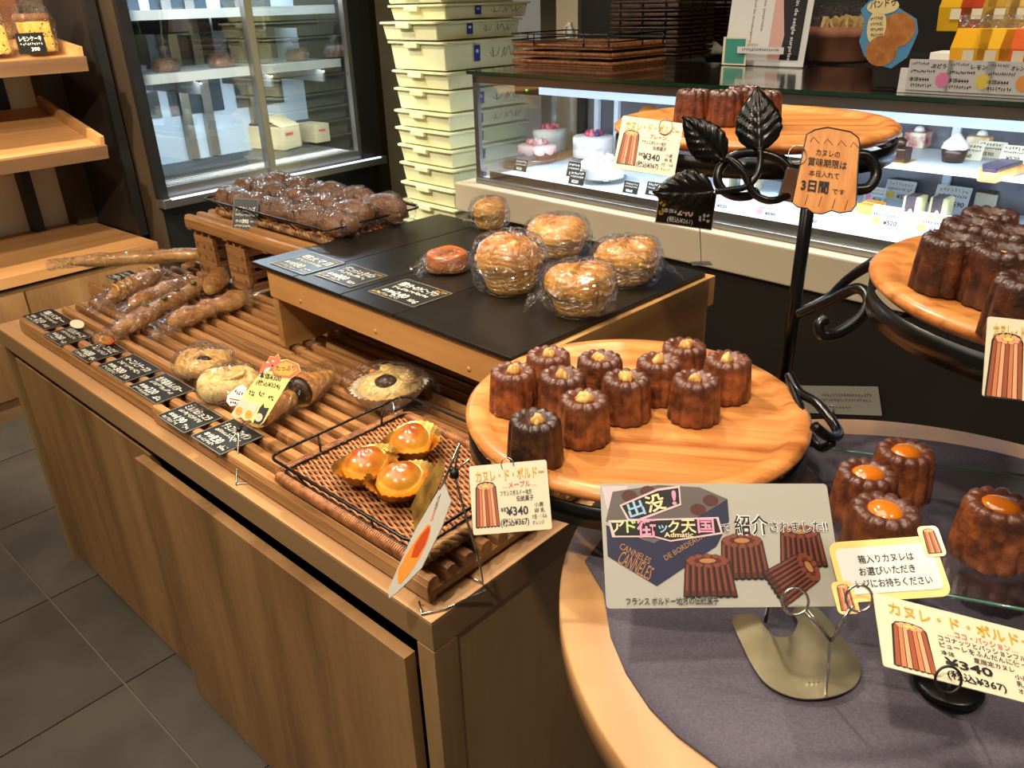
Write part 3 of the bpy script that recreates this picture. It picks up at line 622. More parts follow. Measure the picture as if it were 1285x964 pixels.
# ------------------------------------------------------------------ main counter
CH=.76
def counter():
    T=thing('display_counter','long oak-look display counter carrying the slatted bread trays','counter',CF.w(0,0),CF.yaw)
    L=1.71; Dp=.93
    MB().box(0,0,CH-.004,Dp,L,CH).build('worktop',M['counter_top'],T,.001)
    MB().box(.0,.0,CH-.052,Dp,L,CH-.0045).build('edge_band',M['counter_edge'],T,.001)
    MB().box(.045,.004,0,Dp,.03,CH-.053).build('end_panel',M['end_panel'],T)
    MB().box(0,.0,0,.044,.035,CH-.053).build('corner_stile',M['end_panel'],T,.0008)
    MB().box(0,L-.03,0,Dp,L,CH-.053).build('end_panel',M['end_panel'],T,.0008)
    MB().box(Dp-.02,.03,0,Dp,L-.03,CH-.053).build('back_panel',M['end_panel'],T)
    MB().box(.05,.03,.0,.06,L-.03,CH-.053).build('dark_recess',M['dark'],T)
    MB().box(.03,.03,0,.05,L-.03,.05).build('plinth',M['black'],T)
    yd=CF.onx(180,587,.0).y; 
    MB().box(.012,yd-.02,.02,.03,L-.045,CH-.085).build('sliding_door',M['counter_panel'],T,.0008)
    MB().box(-.012,.052,.015,.008,yd,CH-.088).build('sliding_door',M['counter_panel'],T,.0008)
    MB().box(.012,.04,CH-.066,.03,L-.04,CH-.058).build('door_track',M['steel'],T)
counter()
# ------------------------------------------------------------------ slatted trays
def halfround(mb,x,y0,y1,w,h,z):
    pr=[(-w/2,0),(w/2,0),(w/2,h*.55),(w*.36,h*.9),(0,h),(-w*.36,h*.9),(-w/2,h*.55)]
    n=len(pr); vs=[(x+a,y0,z+b) for a,b in pr]+[(x+a,y1,z+b) for a,b in pr]
    mb.add(vs,[tuple(range(n)),tuple(range(n,2*n))[::-1]]+[(i+n,(i+1)%n+n,(i+1)%n,i) for i in range(n)])
def slat_tray(x0,y0,y1,n,z0,label,pitch=.0345,sw=.021,frame=CF,feet=3,name='slatted_tray'):
    T=thing(name,label,'tray',frame.w(x0,y0,z0),frame.yaw,'slatted wooden trays'); L=y1-y0; W=(n-1)*pitch+sw
    mb=MB(); halfround(mb,0,0,L,sw,.022,0); s0=mb.build('slat',M['slat'],T,.0006); s0.location=(sw/2,0,.019)
    for i in range(1,n):
        s=s0.copy(); C.objects.link(s); s.parent=T; s.location=(sw/2+i*pitch,0,.019)
    q=MB().box(0,0,.008,W,.018,.019).build('cross_rail',M['slatx'],T,.0006)
    for k in range(1,feet+1):
        s=q.copy(); C.objects.link(s); s.parent=T; s.location=(0,(L-.018)*k/feet,0)
    MB().box(-.001,0,.006,.006,L,.030).build('front_rail',M['slat'],T,.001)
    f=MB().box(0,0,0,.012,.022,.009).build('foot',M['slatx'],T)
    first=True
    for k in range(feet+1):
        for xx in (.002,W-.016):
            g=f if first else f.copy()
            if not first: C.objects.link(g)
            g.parent=T; first=False; g.location=(xx,(L-.022)*k/feet,0)
    return T
slat_tray(.022,.028,.835,26,CH,'near long slatted wooden tray under the egg tarts and the riser')
slat_tray(.028,.838,1.585,15,CH,'far slatted wooden tray under the long wrapped breads')
SZ=CH+.041
# ------------------------------------------------------------------ price cards lying on the slats
PCN=[('塩バター','leftmost black price card at the far end of the slats'),('バジルチーズ','black price card second from the far end, pale sticker above it'),
     ('ベーコンエピ','black price card third from the far end, yellow sticker above it'),('ベーコンとチーズの','black price card in the middle of the row, two-line title'),
     ('北海道あんバター','black price card level with the two bagels'),('ミルク&ショコラ','black price card left of the wire sign clip'),('チョコクロワッサン','nearest black price card, under the wire sign clip')]
# corners: lower-left, lower-right, and the card's upper-left (the text reads from the aisle side)
z=SZ+.0015
def slat_card(y0,y1,x0,x1,zz,title,label,price,group='price cards lying on the slatted trays',frame=CF,gold=False,**k):
    P0=frame.w(x0,y1,zz);P1=frame.w(x0,y0,zz);P2=frame.w(x1,y1,zz)
    o,w,h=card('price_card',label,'price card',P0,P1,P2,'card_black',.0012,group,.0013)
    text(o,title,w*.5,h*.64,h*.24,'chalk',w*.8,.012,0,.0007,'CENTER')
    strokes(o,w*.12,h*.45,w*.74,h*.14,'chalk',13); text(o,'本体¥',w*.1,h*.22,h*.15,'chalk',None,.01); text(o,price,w*.36,h*.18,h*.28,'chalk',w*.28,.012)
    strokes(o,w*.1,h*.05,w*.5,h*.11,'chalk',9); strokes(o,w*.72,h*.08,w*.2,h*.2,'chalk',4)
    if gold: strokes(o,w*.02,h*.03,w*.3,h*.12,'gold_ink',5); strokes(o,w*.74,h*.82,w*.22,h*.12,'gold_ink',5)
    return o
pxs=[((26,397),(56,414),(86,399)),((53,420),(76,434),(115,420)),((86,442),(112,455),(153,436)),((121,459),(155,480),(200,462)),
     ((162,484),(193,508),(240,486)),((195,522),(232,543),(284,526)),((237,548),(278,570),(330,546))]
for k,(f,n_,b) in enumerate(pxs):
    a=CF.at(*f,z); c=CF.at(*n_,z); d=CF.at(*b,z)
    slat_card(c.y,a.y,(a.x+c.x)/2,d.x,z,PCN[k][0],PCN[k][1],('210','260','280','300','220','190','230')[k])
# little stickers above cards 2 and 3
for (px,py,m,lab) in ((97,407,'card','small pale oval sticker above the second price card'),(133,427,'gold_ink','small yellow oval sticker with red edge above the third price card')):
    P=at(px,py,SZ+.009); o=MB().prism(ell(0,0,.034,.013,20),0,.0012).build('oval_sticker',M['red_ink'] if m=='gold_ink' else M['card']); o.location=P; o.rotation_euler=(math.radians(18),0,CF.yaw-PI/2); tag(o,lab,'sticker')
    if m=='gold_ink': f=flat(o,ell(-.004,-.001,.027,.010,18),'gold_ink',.0014); text(o,'おすすめ',-.022,-.005,.012,'red_ink',.036,.04,0,.0018)
# ------------------------------------------------------------------ wrapped breads
def crumple(co,amp,fr,seed): return noise.noise(Vector(co)*fr+Vector((seed*3.1,seed*1.7,seed)))*amp
def loaf_mb(pts,rad,squash=.75,seg=16,k=5,amp=.0025,fr=38,seed=1,lumps=0):
    P=smooth_path(pts,k); n=len(P); m=len(rad); vs=[];fs=[]
    for i,p in enumerate(P):
        u=i/(n-1)*(m-1); j=min(int(u),m-2); r=rad[j]+(rad[j+1]-rad[j])*(u-j)
        if lumps: r*=1+.10*abs(math.sin(u*lumps))
        t=P[min(i+1,n-1)]-P[max(i-1,0)]; t.z=0; t.normalize(); s=Vector((-t.y,t.x,0))
        for q in range(seg):
            a=2*PI*q/seg; v=p+s*math.cos(a)*r+Vector((0,0,math.sin(a)*r*squash)); v+=(v-p).normalized()*crumple(v,amp,fr,seed) if r>1e-4 else Vector()
            vs.append(v)
    for i in range(n-1):
        for q in range(seg): fs.append((i*seg+q,i*seg+(q+1)%seg,(i+1)*seg+(q+1)%seg,(i+1)*seg+q))
    fs.append(tuple(range(seg))[::-1]); fs.append(tuple((n-1)*seg+q for q in range(seg)))
    return MB().add(vs,fs,True)
def wrapped(name,label,cat,p0,p1,R,mat_,zb,bend=0,group=None,seed=1,squash=.8,prof=None,lumps=0,bagk=1.12,tail=.05,extra=None,z1=None):
    """p0,p1 world xy of loaf ends; local frame at p0 with x along the loaf"""
    p0=Vector((p0.x,p0.y,zb)); p1=Vector((p1.x,p1.y,zb)); d=p1-p0; L=d.length; ang=math.atan2(d.y,d.x)
    T=thing(name,label,cat,p0,ang,group); h=R*squash
    prof=prof or [.25,.75,.95,1,1,.95,.75,.25]
    n=len(prof); pts=[(L*i/(n-1),bend*math.sin(PI*i/(n-1))+.004*math.sin(i*2.1+seed),h*max(.75,1)) for i in range(n)]
    loaf_mb(pts,[R*q for q in prof],squash,18,4,R*.10,1.1/R,seed,lumps).build('loaf',M[mat_],T)
    if extra: extra(T,L,R,h)
    if bagk:
        pb=[(-tail*1.2,.01*math.sin(seed),h*.9)]+[(p[0],p[1],p[2]) for p in pts]+[(L+tail,0,h*.9)]
        rb=[R*.8]+[R*(max(.7,q)*bagk) for q in prof]+[R*.75]
        b=loaf_mb(pb,rb,squash*.98,34,8,R*.16,1.5/R,seed+9)
        b.v=[tuple(Vector(v)+Vector((0,0,1)).lerp(Vector((0,1,0)),.3)*(abs(noise.noise(Vector(v)*(3.2/R)+Vector((seed,0,0))))-.2)*R*.16) for v in b.v]
        for i,v in enumerate(b.v):
            if v[2]<.0008: b.v[i]=(v[0],v[1],.0008)
        b.f=b.f[:-2]; b.s=b.s[:-2]; b.build('bag',M['plastic'],T)
    T.rotation_euler=(0,(-math.atan2((z1-zb),L) if z1 else 0),ang)
    return T
def olives(T,L,R,h):
    for k in range(4):
        MB().lathe([(0,-.004),(.008,-.002),(.009,.002),(0,.005)],10).build('olive',mat('olive%d'%k,(96,90,40),.3),T,0,(L*(.3+.16*k),.004*(-1)**k,h*1.93))
def seams(T,L,R,h):
    for k in range(7):
        x=L*(.15+.11*k); MB().tube([(x-.012,-R*.75,h*1.55),(x-.004,-R*.3,h*1.97),(x+.006,R*.3,h*1.97),(x+.014,R*.75,h*1.5)],.0026,5).build('score_ridge',M['loaf_pale'],T)
G='wrapped long breads on the far slatted tray'; zb=SZ+.001
wrapped('long_bread','scored torpedo roll in a clear bag, leftmost on the far slatted tray','bread',at(138,385,zb),at(206,350,zb),.030,'loaf',zb,0,G,3,.8,extra=seams)
wrapped('long_bread','folded brown roll in a crinkled bag right of the scored torpedo roll','bread',at(165,394,zb),at(222,366,zb),.027,'loaf',zb,0,G,5,.8,[.4,.9,1,.8,.95,.6])
wrapped('long_bread','long cheesy bread dotted with olives, third from the left','bread',at(150,427,zb),at(268,362,zb),.027,'loaf',zb,.008,G,8,.85,[.5,.95,1,.8,.95,.75,.9,.5],extra=olives)
wrapped('long_bread','long knotted cheesy bread with a bulging end, touching the riser leg','bread',at(216,417,zb),at(308,384,zb),.029,'loaf',zb,.004,G,11,.85,[.4,.85,1,.75,.95,.7,.9,1,.6])
wrapped('long_bread','short brown roll standing behind the olive bread near the stacked trays','bread',at(266,376,zb),at(280,352,zb),.028,'loaf',zb,0,G,13,.9,[.5,1,1,.6],tail=.03)
wrapped('baguette','long thin bagged baguette lying across the far end of the trays','baguette',CF.w(*CF.at(90,333,.845).xy),CF.w(*CF.at(262,322,.845).xy),.023,'loaf',.835,0,None,17,.85,[.3,.8,1,.9,1,.95,1,.95,1,.95,.9])
# bagels
def ring_bread(px,py,lab,mat_,fill,seed,R=.037,r=.023):
    T=thing('bagel',lab,'bagel',at(px,py,zb),seed,'bagels on the slatted tray')
    mb=MB(); n=28;m=14;vs=[];fs=[]
    for i in range(n):
        a=2*PI*i/n; rr=r*(1+.12*math.sin(a*.5+seed)); 
        for j in range(m):
            b=2*PI*j/m; q=R+rr*math.cos(b); v=Vector((q*math.cos(a),q*math.sin(a),r*.85+rr*.85*math.sin(b)+.003*math.sin(a*3)))
            v.z+=crumple(v,.0012,30,seed); vs.append(v)
    for i in range(n):
        for j in range(m): fs.append((i*m+j,((i+1)%n)*m+j,((i+1)%n)*m+(j+1)%m,i*m+(j+1)%m))
    mb.add(vs,fs,True).build('bagel_ring',M[mat_],T)
    MB().lathe([(0,0),(.016,.0),(.017,.026),(.010,.033),(.0,.034)],18).build('filling',M[fill],T)
    MB().tube(smooth_path([(R*1.0*math.cos(a),R*1.0*math.sin(a),r*1.62+.002) for a in (.2,.9,1.6,2.3)],5),[.001]+[.0045]*14+[.001],6).build('overlap_fold',M[mat_],T)
    mb=MB().lathe([(.052,.001),(.066,.012),(.064,.034),(.046,.052),(.014,.056),(0,.054)],32,None,lambda rr,zz,a:(rr*(1+.05*noise.noise(Vector((math.cos(a)*2,math.sin(a)*2,zz*60+seed)))),zz*(1+.1*math.sin(a*4+seed)))); mb.build('bag',M['plastic'],T)
    MB().add([(.05,-.03,.004),(.05,.03,.004),(.095,.026,.018),(.10,.0,.003),(.095,-.03,.014)],[(0,3,4),(0,1,3),(1,2,3)],True).build('bag_tail',M['plastic'],T)
ring_bread(258,466,'golden ring bagel with dark filled centre, in a clear bag','loaf_pale','choc',2.0)
ring_bread(290,494,'paler round bagel with a pinched seam in front of the ring bagel','loaf_white','choc',4.4,.033,.027)
# chocolate horns
def horn(px,py,rz,lab,seed,choc=True):
    T=thing('chocolate_horn',lab,'bread',at(px,py,zb),rz,'chocolate horns on the slatted tray')
    mb=MB();n=44;m=14;vs=[];fs=[]
    for i in range(n):
        u=i/(n-1); R=.034*(1-.78*u)+.004*abs(math.sin(u*PI*4.5)); x=-.045+.115*u; zc=.030*(1-u*.55)
        for j in range(m): a=2*PI*j/m; vs.append((x+.006*math.sin(a),R*math.cos(a),max(0.001,zc+R*.92*math.sin(a))))
    for i in range(n-1):
        for j in range(m): fs.append((i*m+j,i*m+(j+1)%m,(i+1)*m+(j+1)%m,(i+1)*m+j))
    fs.append(tuple((n-1)*m+j for j in range(m))); mb.add(vs,fs,True).build('horn_crust',M['loaf'],T)
    MB().lathe([(.024,-.012),(.024,0),(.015,.005),(0,.006)],18,Matrix.Translation((-.042,0,.031))@Matrix.Rotation(-PI/2,4,'Y')).build('chocolate_cream',M['choc'],T)
    b=loaf_mb([(-.062,0,.032),(-.04,0,.033),(0,0,.03),(.05,0,.026),(.09,0,.02)],[.03,.041,.040,.028,.022],.95,24,5,.005,40,seed); b.f=b.f[:-2]; b.s=b.s[:-2]
    b.v=[(v[0],v[1],max(v[2],.0006)) for v in b.v]; b.build('bag',M['plastic'],T)
horn(392,497,math.radians(70),'chocolate-filled horn with its brown cream end facing out, under the riser edge',3)
horn(345,522,math.radians(60),'chocolate horn mostly hidden behind the yellow animal sign',6)
# bread in a pleated paper cup
def cup_bread():
    T=thing('paper_cup_bread','white topped bun with dark centre in a pleated paper cup, bagged, under the riser','bread',at(492,506,zb),CF.yaw)
    n=72; prof=[(.030,.001),(.050,.02),(.066,.044)]; mb=MB(); mb.lathe(prof,n,None,lambda r,z,a:(r*(1+.035*(1 if int(a/(2*PI)*n+.5)%2 else -1))*(1+.2*math.cos(a)**2),z)); mb.f=[f for f in mb.f if len(f)==4 or True]; mb.f=mb.f[:-1]; mb.s=mb.s[:-1]; mb.build('pleated_cup',mat('cup_paper',(228,216,192),.6),T)
    MB().lathe([(.05,.03),(.054,.042),(.04,.056),(0,.062)],28,None,lambda r,z,a:(r*(1+.18*math.cos(a)**2),z+.003*math.sin(3*a))).build('bun',M['loaf_white'],T)
    MB().lathe([(.020,.0),(.022,.012),(.010,.02),(0,.021)],18,Matrix.Translation((-.018,-.012,.048))).build('dark_face',M['choc'],T)
    for k in (-1,1): MB().lathe([(.0,.0),(.018,.004),(.014,.014),(0,.018)],14,Matrix.Translation((.02,.03*k,.048))).build('white_lobe',M['loaf_white'],T)
    MB().lathe([(0,0),(.006,0),(.005,.003),(0,.004)],10,Matrix.Translation((-.005,.045,.056))).build('orange_cheek',mat('orange',(232,140,70),.5),T)
    b=loaf_mb([(0,-.085,.03),(0,-.06,.036),(0,0,.04),(0,.06,.034),(.02,.10,.02)],[.05,.064,.068,.058,.045],.62,26,5,.008,30,4); b.f=b.f[:-2]; b.s=b.s[:-2]; b.v=[(v[0],v[1],max(v[2],.0006)) for v in b.v]; b.build('bag',M['plastic'],T)
cup_bread()
# ------------------------------------------------------------------ wicker basket with tarts
def weave(mb,x0,y0,x1,y1,z,pitch=.0056,per=.024,r=.0028,amp=.0024):
    n=int((x1-x0)/pitch)
    for i in range(n):
        x=x0+pitch*(i+.5); m=int((y1-y0)/(per/6)); ph=2*PI*pitch*i/per*1.15
        mb.tube([(x,y0+(y1-y0)*k/m,z+amp*math.sin(2*PI*(y1-y0)*k/m/per/1.0+ph)) for k in range(m+1)],r,4)
def rope(mb,pts,r,turn=.009,n=3,rr=.45):
    P=smooth_path(pts,4); L=sum((P[i+1]-P[i]).length for i in range(len(P)-1))
    m=int(L/.004); 
    for s in range(n):
        out=[]; d=0; seg=0; acc=0
        for k in range(m+1):
            tgt=L*k/m
            while seg<len(P)-2 and acc+(P[seg+1]-P[seg]).length<tgt: acc+=(P[seg+1]-P[seg]).length; seg+=1
            q=P[seg]+(P[seg+1]-P[seg]).normalized()*(tgt-acc); t=(P[seg+1]-P[seg]).normalized(); u=t.orthogonal().normalized() if abs(t.z)>.95 else Vector((-t.y,t.x,0)).normalized(); w=t.cross(u)
            a=2*PI*tgt/turn/2+2*PI*s/n; out.append(q+(u*math.cos(a)+w*math.sin(a))*r*rr)
        mb.tube(out,r*.55,4)
def coil(mb,p0,p1,R,r,pitch):
    p0,p1=Vector(p0),Vector(p1); t=(p1-p0); L=t.length; t.normalize(); u=Vector((0,0,1)); w=t.cross(u); n=int(L/pitch)*8
    mb.tube([p0+t*(L*k/n)+(u*math.cos(2*PI*k/8)+w*math.sin(2*PI*k/8))*R for k in range(n+1)],r,4)
def tart_basket():
    bz=SZ+.002; y0,y1,x0,x1=.055,.40,.03,.30
    T=thing('wicker_basket','brown wicker tray basket with a black wire guard holding the three egg tarts','basket',CF.w(0,0,bz),CF.yaw)
    mb=MB(); weave(mb,x0+.012,y0+.012,x1-.012,y1-.012,.0135,.0058); mb.build('woven_base',M['wicker'],T)['kind']='stuff'
    MB().box(x0+.008,y0+.008,.004,x1-.008,y1-.008,.010).build('base_board',M['wicker_dark'],T)
    for a,b,m,nm in (((x0,y0+.01,.011),(x0,y1-.01,.011),'wicker','rolled_edge'),((x1,y0+.01,.011),(x1,y1-.01,.011),'wicker','rolled_edge'),((x0,y1,.011),(x1,y1,.011),'wicker','rolled_edge')):
        c=MB(); coil(c,a,b,.0085,.0022,.0042); c.tube([a,b],.0075,6); c.build(nm,M[m],T)
    c=MB(); rope(c,[(x0,y0,.012),((x0+x1)/2,y0-.003,.012),(x1,y0,.012)],.012,.03,4); c.build('braided_edge',M['wicker_pale'],T)
    # wire guard
    a=CF.at(343,583,.848); b=CF.at(508,692,.836); c=CF.at(585,470,.848)
    W=MB(); zt=.045; rim=[(q[0],q[1],q[2]) for q in rrect(x0-.005,y0+.0,x1+.012,y1+.005,.018,zt)]; W.tube(rim,.0026,6,True); W.build('wire_rim',M['iron'],T)
    W=MB(); W.tube([(q[0],q[1],q[2]) for q in rrect(x0+.005,y0+.012,x1-.0,y1-.012,.012,.019)],.002,5,True); W.build('lower_wire',M['iron'],T)
    for k,(p,q) in enumerate((((x0+.005,y0+.10,.019),(x0-.005,y0+.09,zt)),((x0+.005,y1-.08,.019),(x0-.005,y1-.07,zt)),((x0+.08,y1-.012,.019),(x0+.09,y1+.005,zt)),((x1-.06,y1-.012,.019),(x1-.04,y1+.005,zt)),((x1,y0+.15,.019),(x1+.012,y0+.15,zt)),((x0+.15,y0+.012,.019),(x0+.15,y0,zt)))):
        MB().tube([p,q],.0018,5).build('wire_upright',M['iron'],T)
    return bz
BZ=tart_basket()
def tart(px,py,rz,lab):
    T=thing('glazed_tart',lab,'tart',at(px,py,BZ+.019),rz,'glazed golden tarts in gold foil cups')
    n=64; mb=MB()
    mb.lathe([(.024,.001),(.031,.008),(.041,.02),(.048,.027)],n,None,lambda r,z,a:(r*(1+.035*(1 if int(a/(2*PI)*n+.5)%2 else -1))*(1+.14*math.cos(a)**2),z*(1+.35*math.cos(a)**2)+.001)); mb.f=mb.f[:-1]; mb.s=mb.s[:-1]; mb.build('foil_cup',M['foil'],T)
    mb=MB(); mb.lathe([(.022,.003),(.031,.014),(.0345,.026),(.030,.040),(.021,.049),(.010,.054),(0,.055)],32,None,lambda r,z,a:(r*(1+.10*math.cos(a)**2+.02*math.sin(3*a+px)),z*(1+.02*math.sin(2*a+px)))); mb.build('filling',M['tart'],T)
tart(517,572,1.2,'glazed golden tart at the back, right of the other two'); tart(461,602,.9,'glazed golden tart at the left with foil opened behind it'); tart(504,622,.5,'glazed golden tart at the front beside the hanging signs')
# ------------------------------------------------------------------ riser with black slabs
RZ=.985
def riser():
    f0=RF.at(320,334,RZ+.003); L=.765; Dp=.575
    T=thing('wooden_riser','orange-brown wooden riser bench carrying four black slabs','riser',RF.w(0,0,0),RF.yaw)
    zb2=SZ+.003
    MB().box(0,0,RZ-.062,.022,L,RZ).build('front_apron',M['riser'],T,.0012)
    MB().box(Dp-.022,0,RZ-.062,Dp,L,RZ).build('rear_apron',M['riser'],T,.0012)
    MB().box(.022,.022,RZ-.02,Dp-.022,L-.022,RZ-.003).build('deck',M['riser'],T)
    MB().box(.022,0,zb2,Dp-.022,.022,RZ).build('end_board',M['riserx'],T,.0012)
    MB().box(.004,L-.022,zb2,Dp-.022,L,RZ-.063).build('end_board',M['riserx'],T,.0012)
    MB().box(.022,L-.022,RZ-.0625,Dp-.022,L,RZ).build('end_rail',M['riserx'],T,.0012)
    MB().box(.0,.0,zb2,.0215,.022,RZ-.063).build('front_leg',M['riserx'],T,.0012)
    for y in (.12,.38,.64): MB().lathe([(0,0),(.005,0),(.005,.0006),(0,.0008)],14,Matrix.Translation((0,y,RZ-.045))@Matrix.Rotation(-PI/2,4,'Y')).build('wood_plug',M['riser'],T)
riser()
sl=[RF.at(335,328,RZ).y,RF.at(387,347,RZ).y,RF.at(449.6,368,RZ).y,RF.at(521,391,RZ).y,.012]
names=['farthest black slab on the riser, left of the bagged pastries','second black slab from the far end of the riser','third black slab, under the flat round pastry','nearest and widest black slab, under the front pastries']
slab_z=RZ+.009
for k in range(4):
    o=MB().box(-.006,0,0,.545+.004*k,sl[k]-sl[k+1]-.002,.0085).build('black_slab',M['slab'],None,.0015,RF.w(0,sl[k+1]+.001,RZ+.0004),RF.yaw); tag(o,names[k],'slab','black slabs on the riser')
zc=RZ+.0105
for k,(f,n_,b,ti,pr,lab) in enumerate((((340,330),(380,345),(421,326),'明太マヨ','180','price card with blue glare on the farthest black slab'),((397,344),(437,361),(478,343),'デニッシュ食パン','300','price card with two-line title on the second black slab'),((463,365),(517,386),(561,366),'発酵バターのクイニーアマン','240','price card in front of the flat round pastry'))):
    a=RF.at(*f,zc); c=RF.at(*n_,zc); d=RF.at(*b,zc)
    slat_card(c.y,a.y,(a.x+c.x)/2,d.x,zc,ti,lab,pr,'price cards on the riser',RF,True)
# bagged pastries
def pastry(px,py,R,H,rz,lab,kind='pop',seed=1,bag=1.1,tdir=None):
    z0=slab_z+.001; T=thing('bagged_pastry',lab,'pastry',at(px,py,z0),rz,'bagged pastries on the black slabs')
    if kind=='flat':
        MB().lathe([(R*.7,0),(R*.98,.004),(R,.018),(R*.93,.034),(R*.78,.040),(R*.55,.032),(R*.35,.037),(R*.15,.031),(0,.032)],40,None,lambda r,z,a:(r*(1+.012*math.sin(5*a)),z+.0015*math.sin(3*a+z*90))).build('crust',M['caramel'],T)
        H=.036
    else:
        def fn(r,z,a):
            k=z/H; lob=1+.09*(1-k)*abs(math.sin(3*a))+.03*math.sin(2*a+seed); rr=r*lob
            p=Vector((math.cos(a)*1.7,math.sin(a)*1.7,z*24+seed)); n=noise.noise(p); return rr*(1+.07*n),z*(1+.05*math.sin(2*a+seed)+.04*n)
        mb=MB(); prof=[(R*.62,0),(R*.72,H*.10),(R*.78,H*.22),(R*.84,H*.34),(R*.90,H*.42),(R*1.0,H*.50),(R*1.0,H*.62),(R*.96,H*.74),(R*.86,H*.86),(R*.66,H*.95),(R*.4,H*.99),(R*.2,H),(0,H)]
        mb.lathe(prof,56,None,fn); mb.build('crust',M['laminated'],T)
        for k in range(3):
            a0=seed+k*2.1; MB().tube(smooth_path([(R*.99*math.cos(a0+q*.2),R*.99*math.sin(a0+q*.2),H*(.56+.05*math.sin(q*1.3+k))) for q in range(7)],4),[.001]+[.0042]*23+[.001],6).build('pastry_fold',M['laminated'],T)
    rb=R*bag
    def fb(r,z,a):
        p=Vector((math.cos(a)*2.3,math.sin(a)*2.3,z*30+seed*3)); return r*(1+.09*noise.noise(p)),max(.0005,z*(1+.06*noise.noise(p*1.7)))
    MB().lathe([(rb*.8,.0006),(rb*.98,H*.12),(rb*1.05,H*.4),(rb*1.06,H*.65),(rb*.9,H*.95),(rb*.5,H*1.07),(0,H*1.08)],40,None,fb).build('bag',M['plastic'],T)
    td=tdir if tdir is not None else seed; mb=MB();vs=[];fs=[];n=9
    for i in range(5):
        for j in range(n):
            u=i/4; v=(j/(n-1)-.5)*2; L=rb*(.92+.55*u); ww=R*(.5+.22*u)
            vs.append((L,v*ww,H*(.34-.22*u)+.007*math.sin(j*2.4+i*1.3)+.003))
    for i in range(4):
        for j in range(n-1): fs.append((i*n+j,i*n+j+1,(i+1)*n+j+1,(i+1)*n+j))
    mb.add(vs,fs,True,Matrix.Rotation(td,4,'Z')).build('bag_tail',M['plastic'],T)
pastry(727,389,.060,.084,0,'tall flaky pastry nearest the camera, in front of the other five',seed=1,tdir=math.radians(172))
pastry(640,362,.064,.104,0,'largest flaky pastry, directly behind and left of the front one',seed=4,tdir=math.radians(100))
pastry(562,338,.046,.040,0,'flat round caramelised pastry with a swirl, left end of the six','flat',seed=2,bag=1.14,tdir=math.radians(205))
pastry(786,352,.062,.082,0,'flaky pastry at the right end of the black slab',seed=7,tdir=math.radians(10))
pastry(700,318,.066,.080,0,'flaky pastry with dark rim behind the largest pastry',seed=9,tdir=math.radians(60))
pastry(615,285,.044,.070,0,'small swirled brown pastry at the back of the slab',seed=12,tdir=math.radians(150))
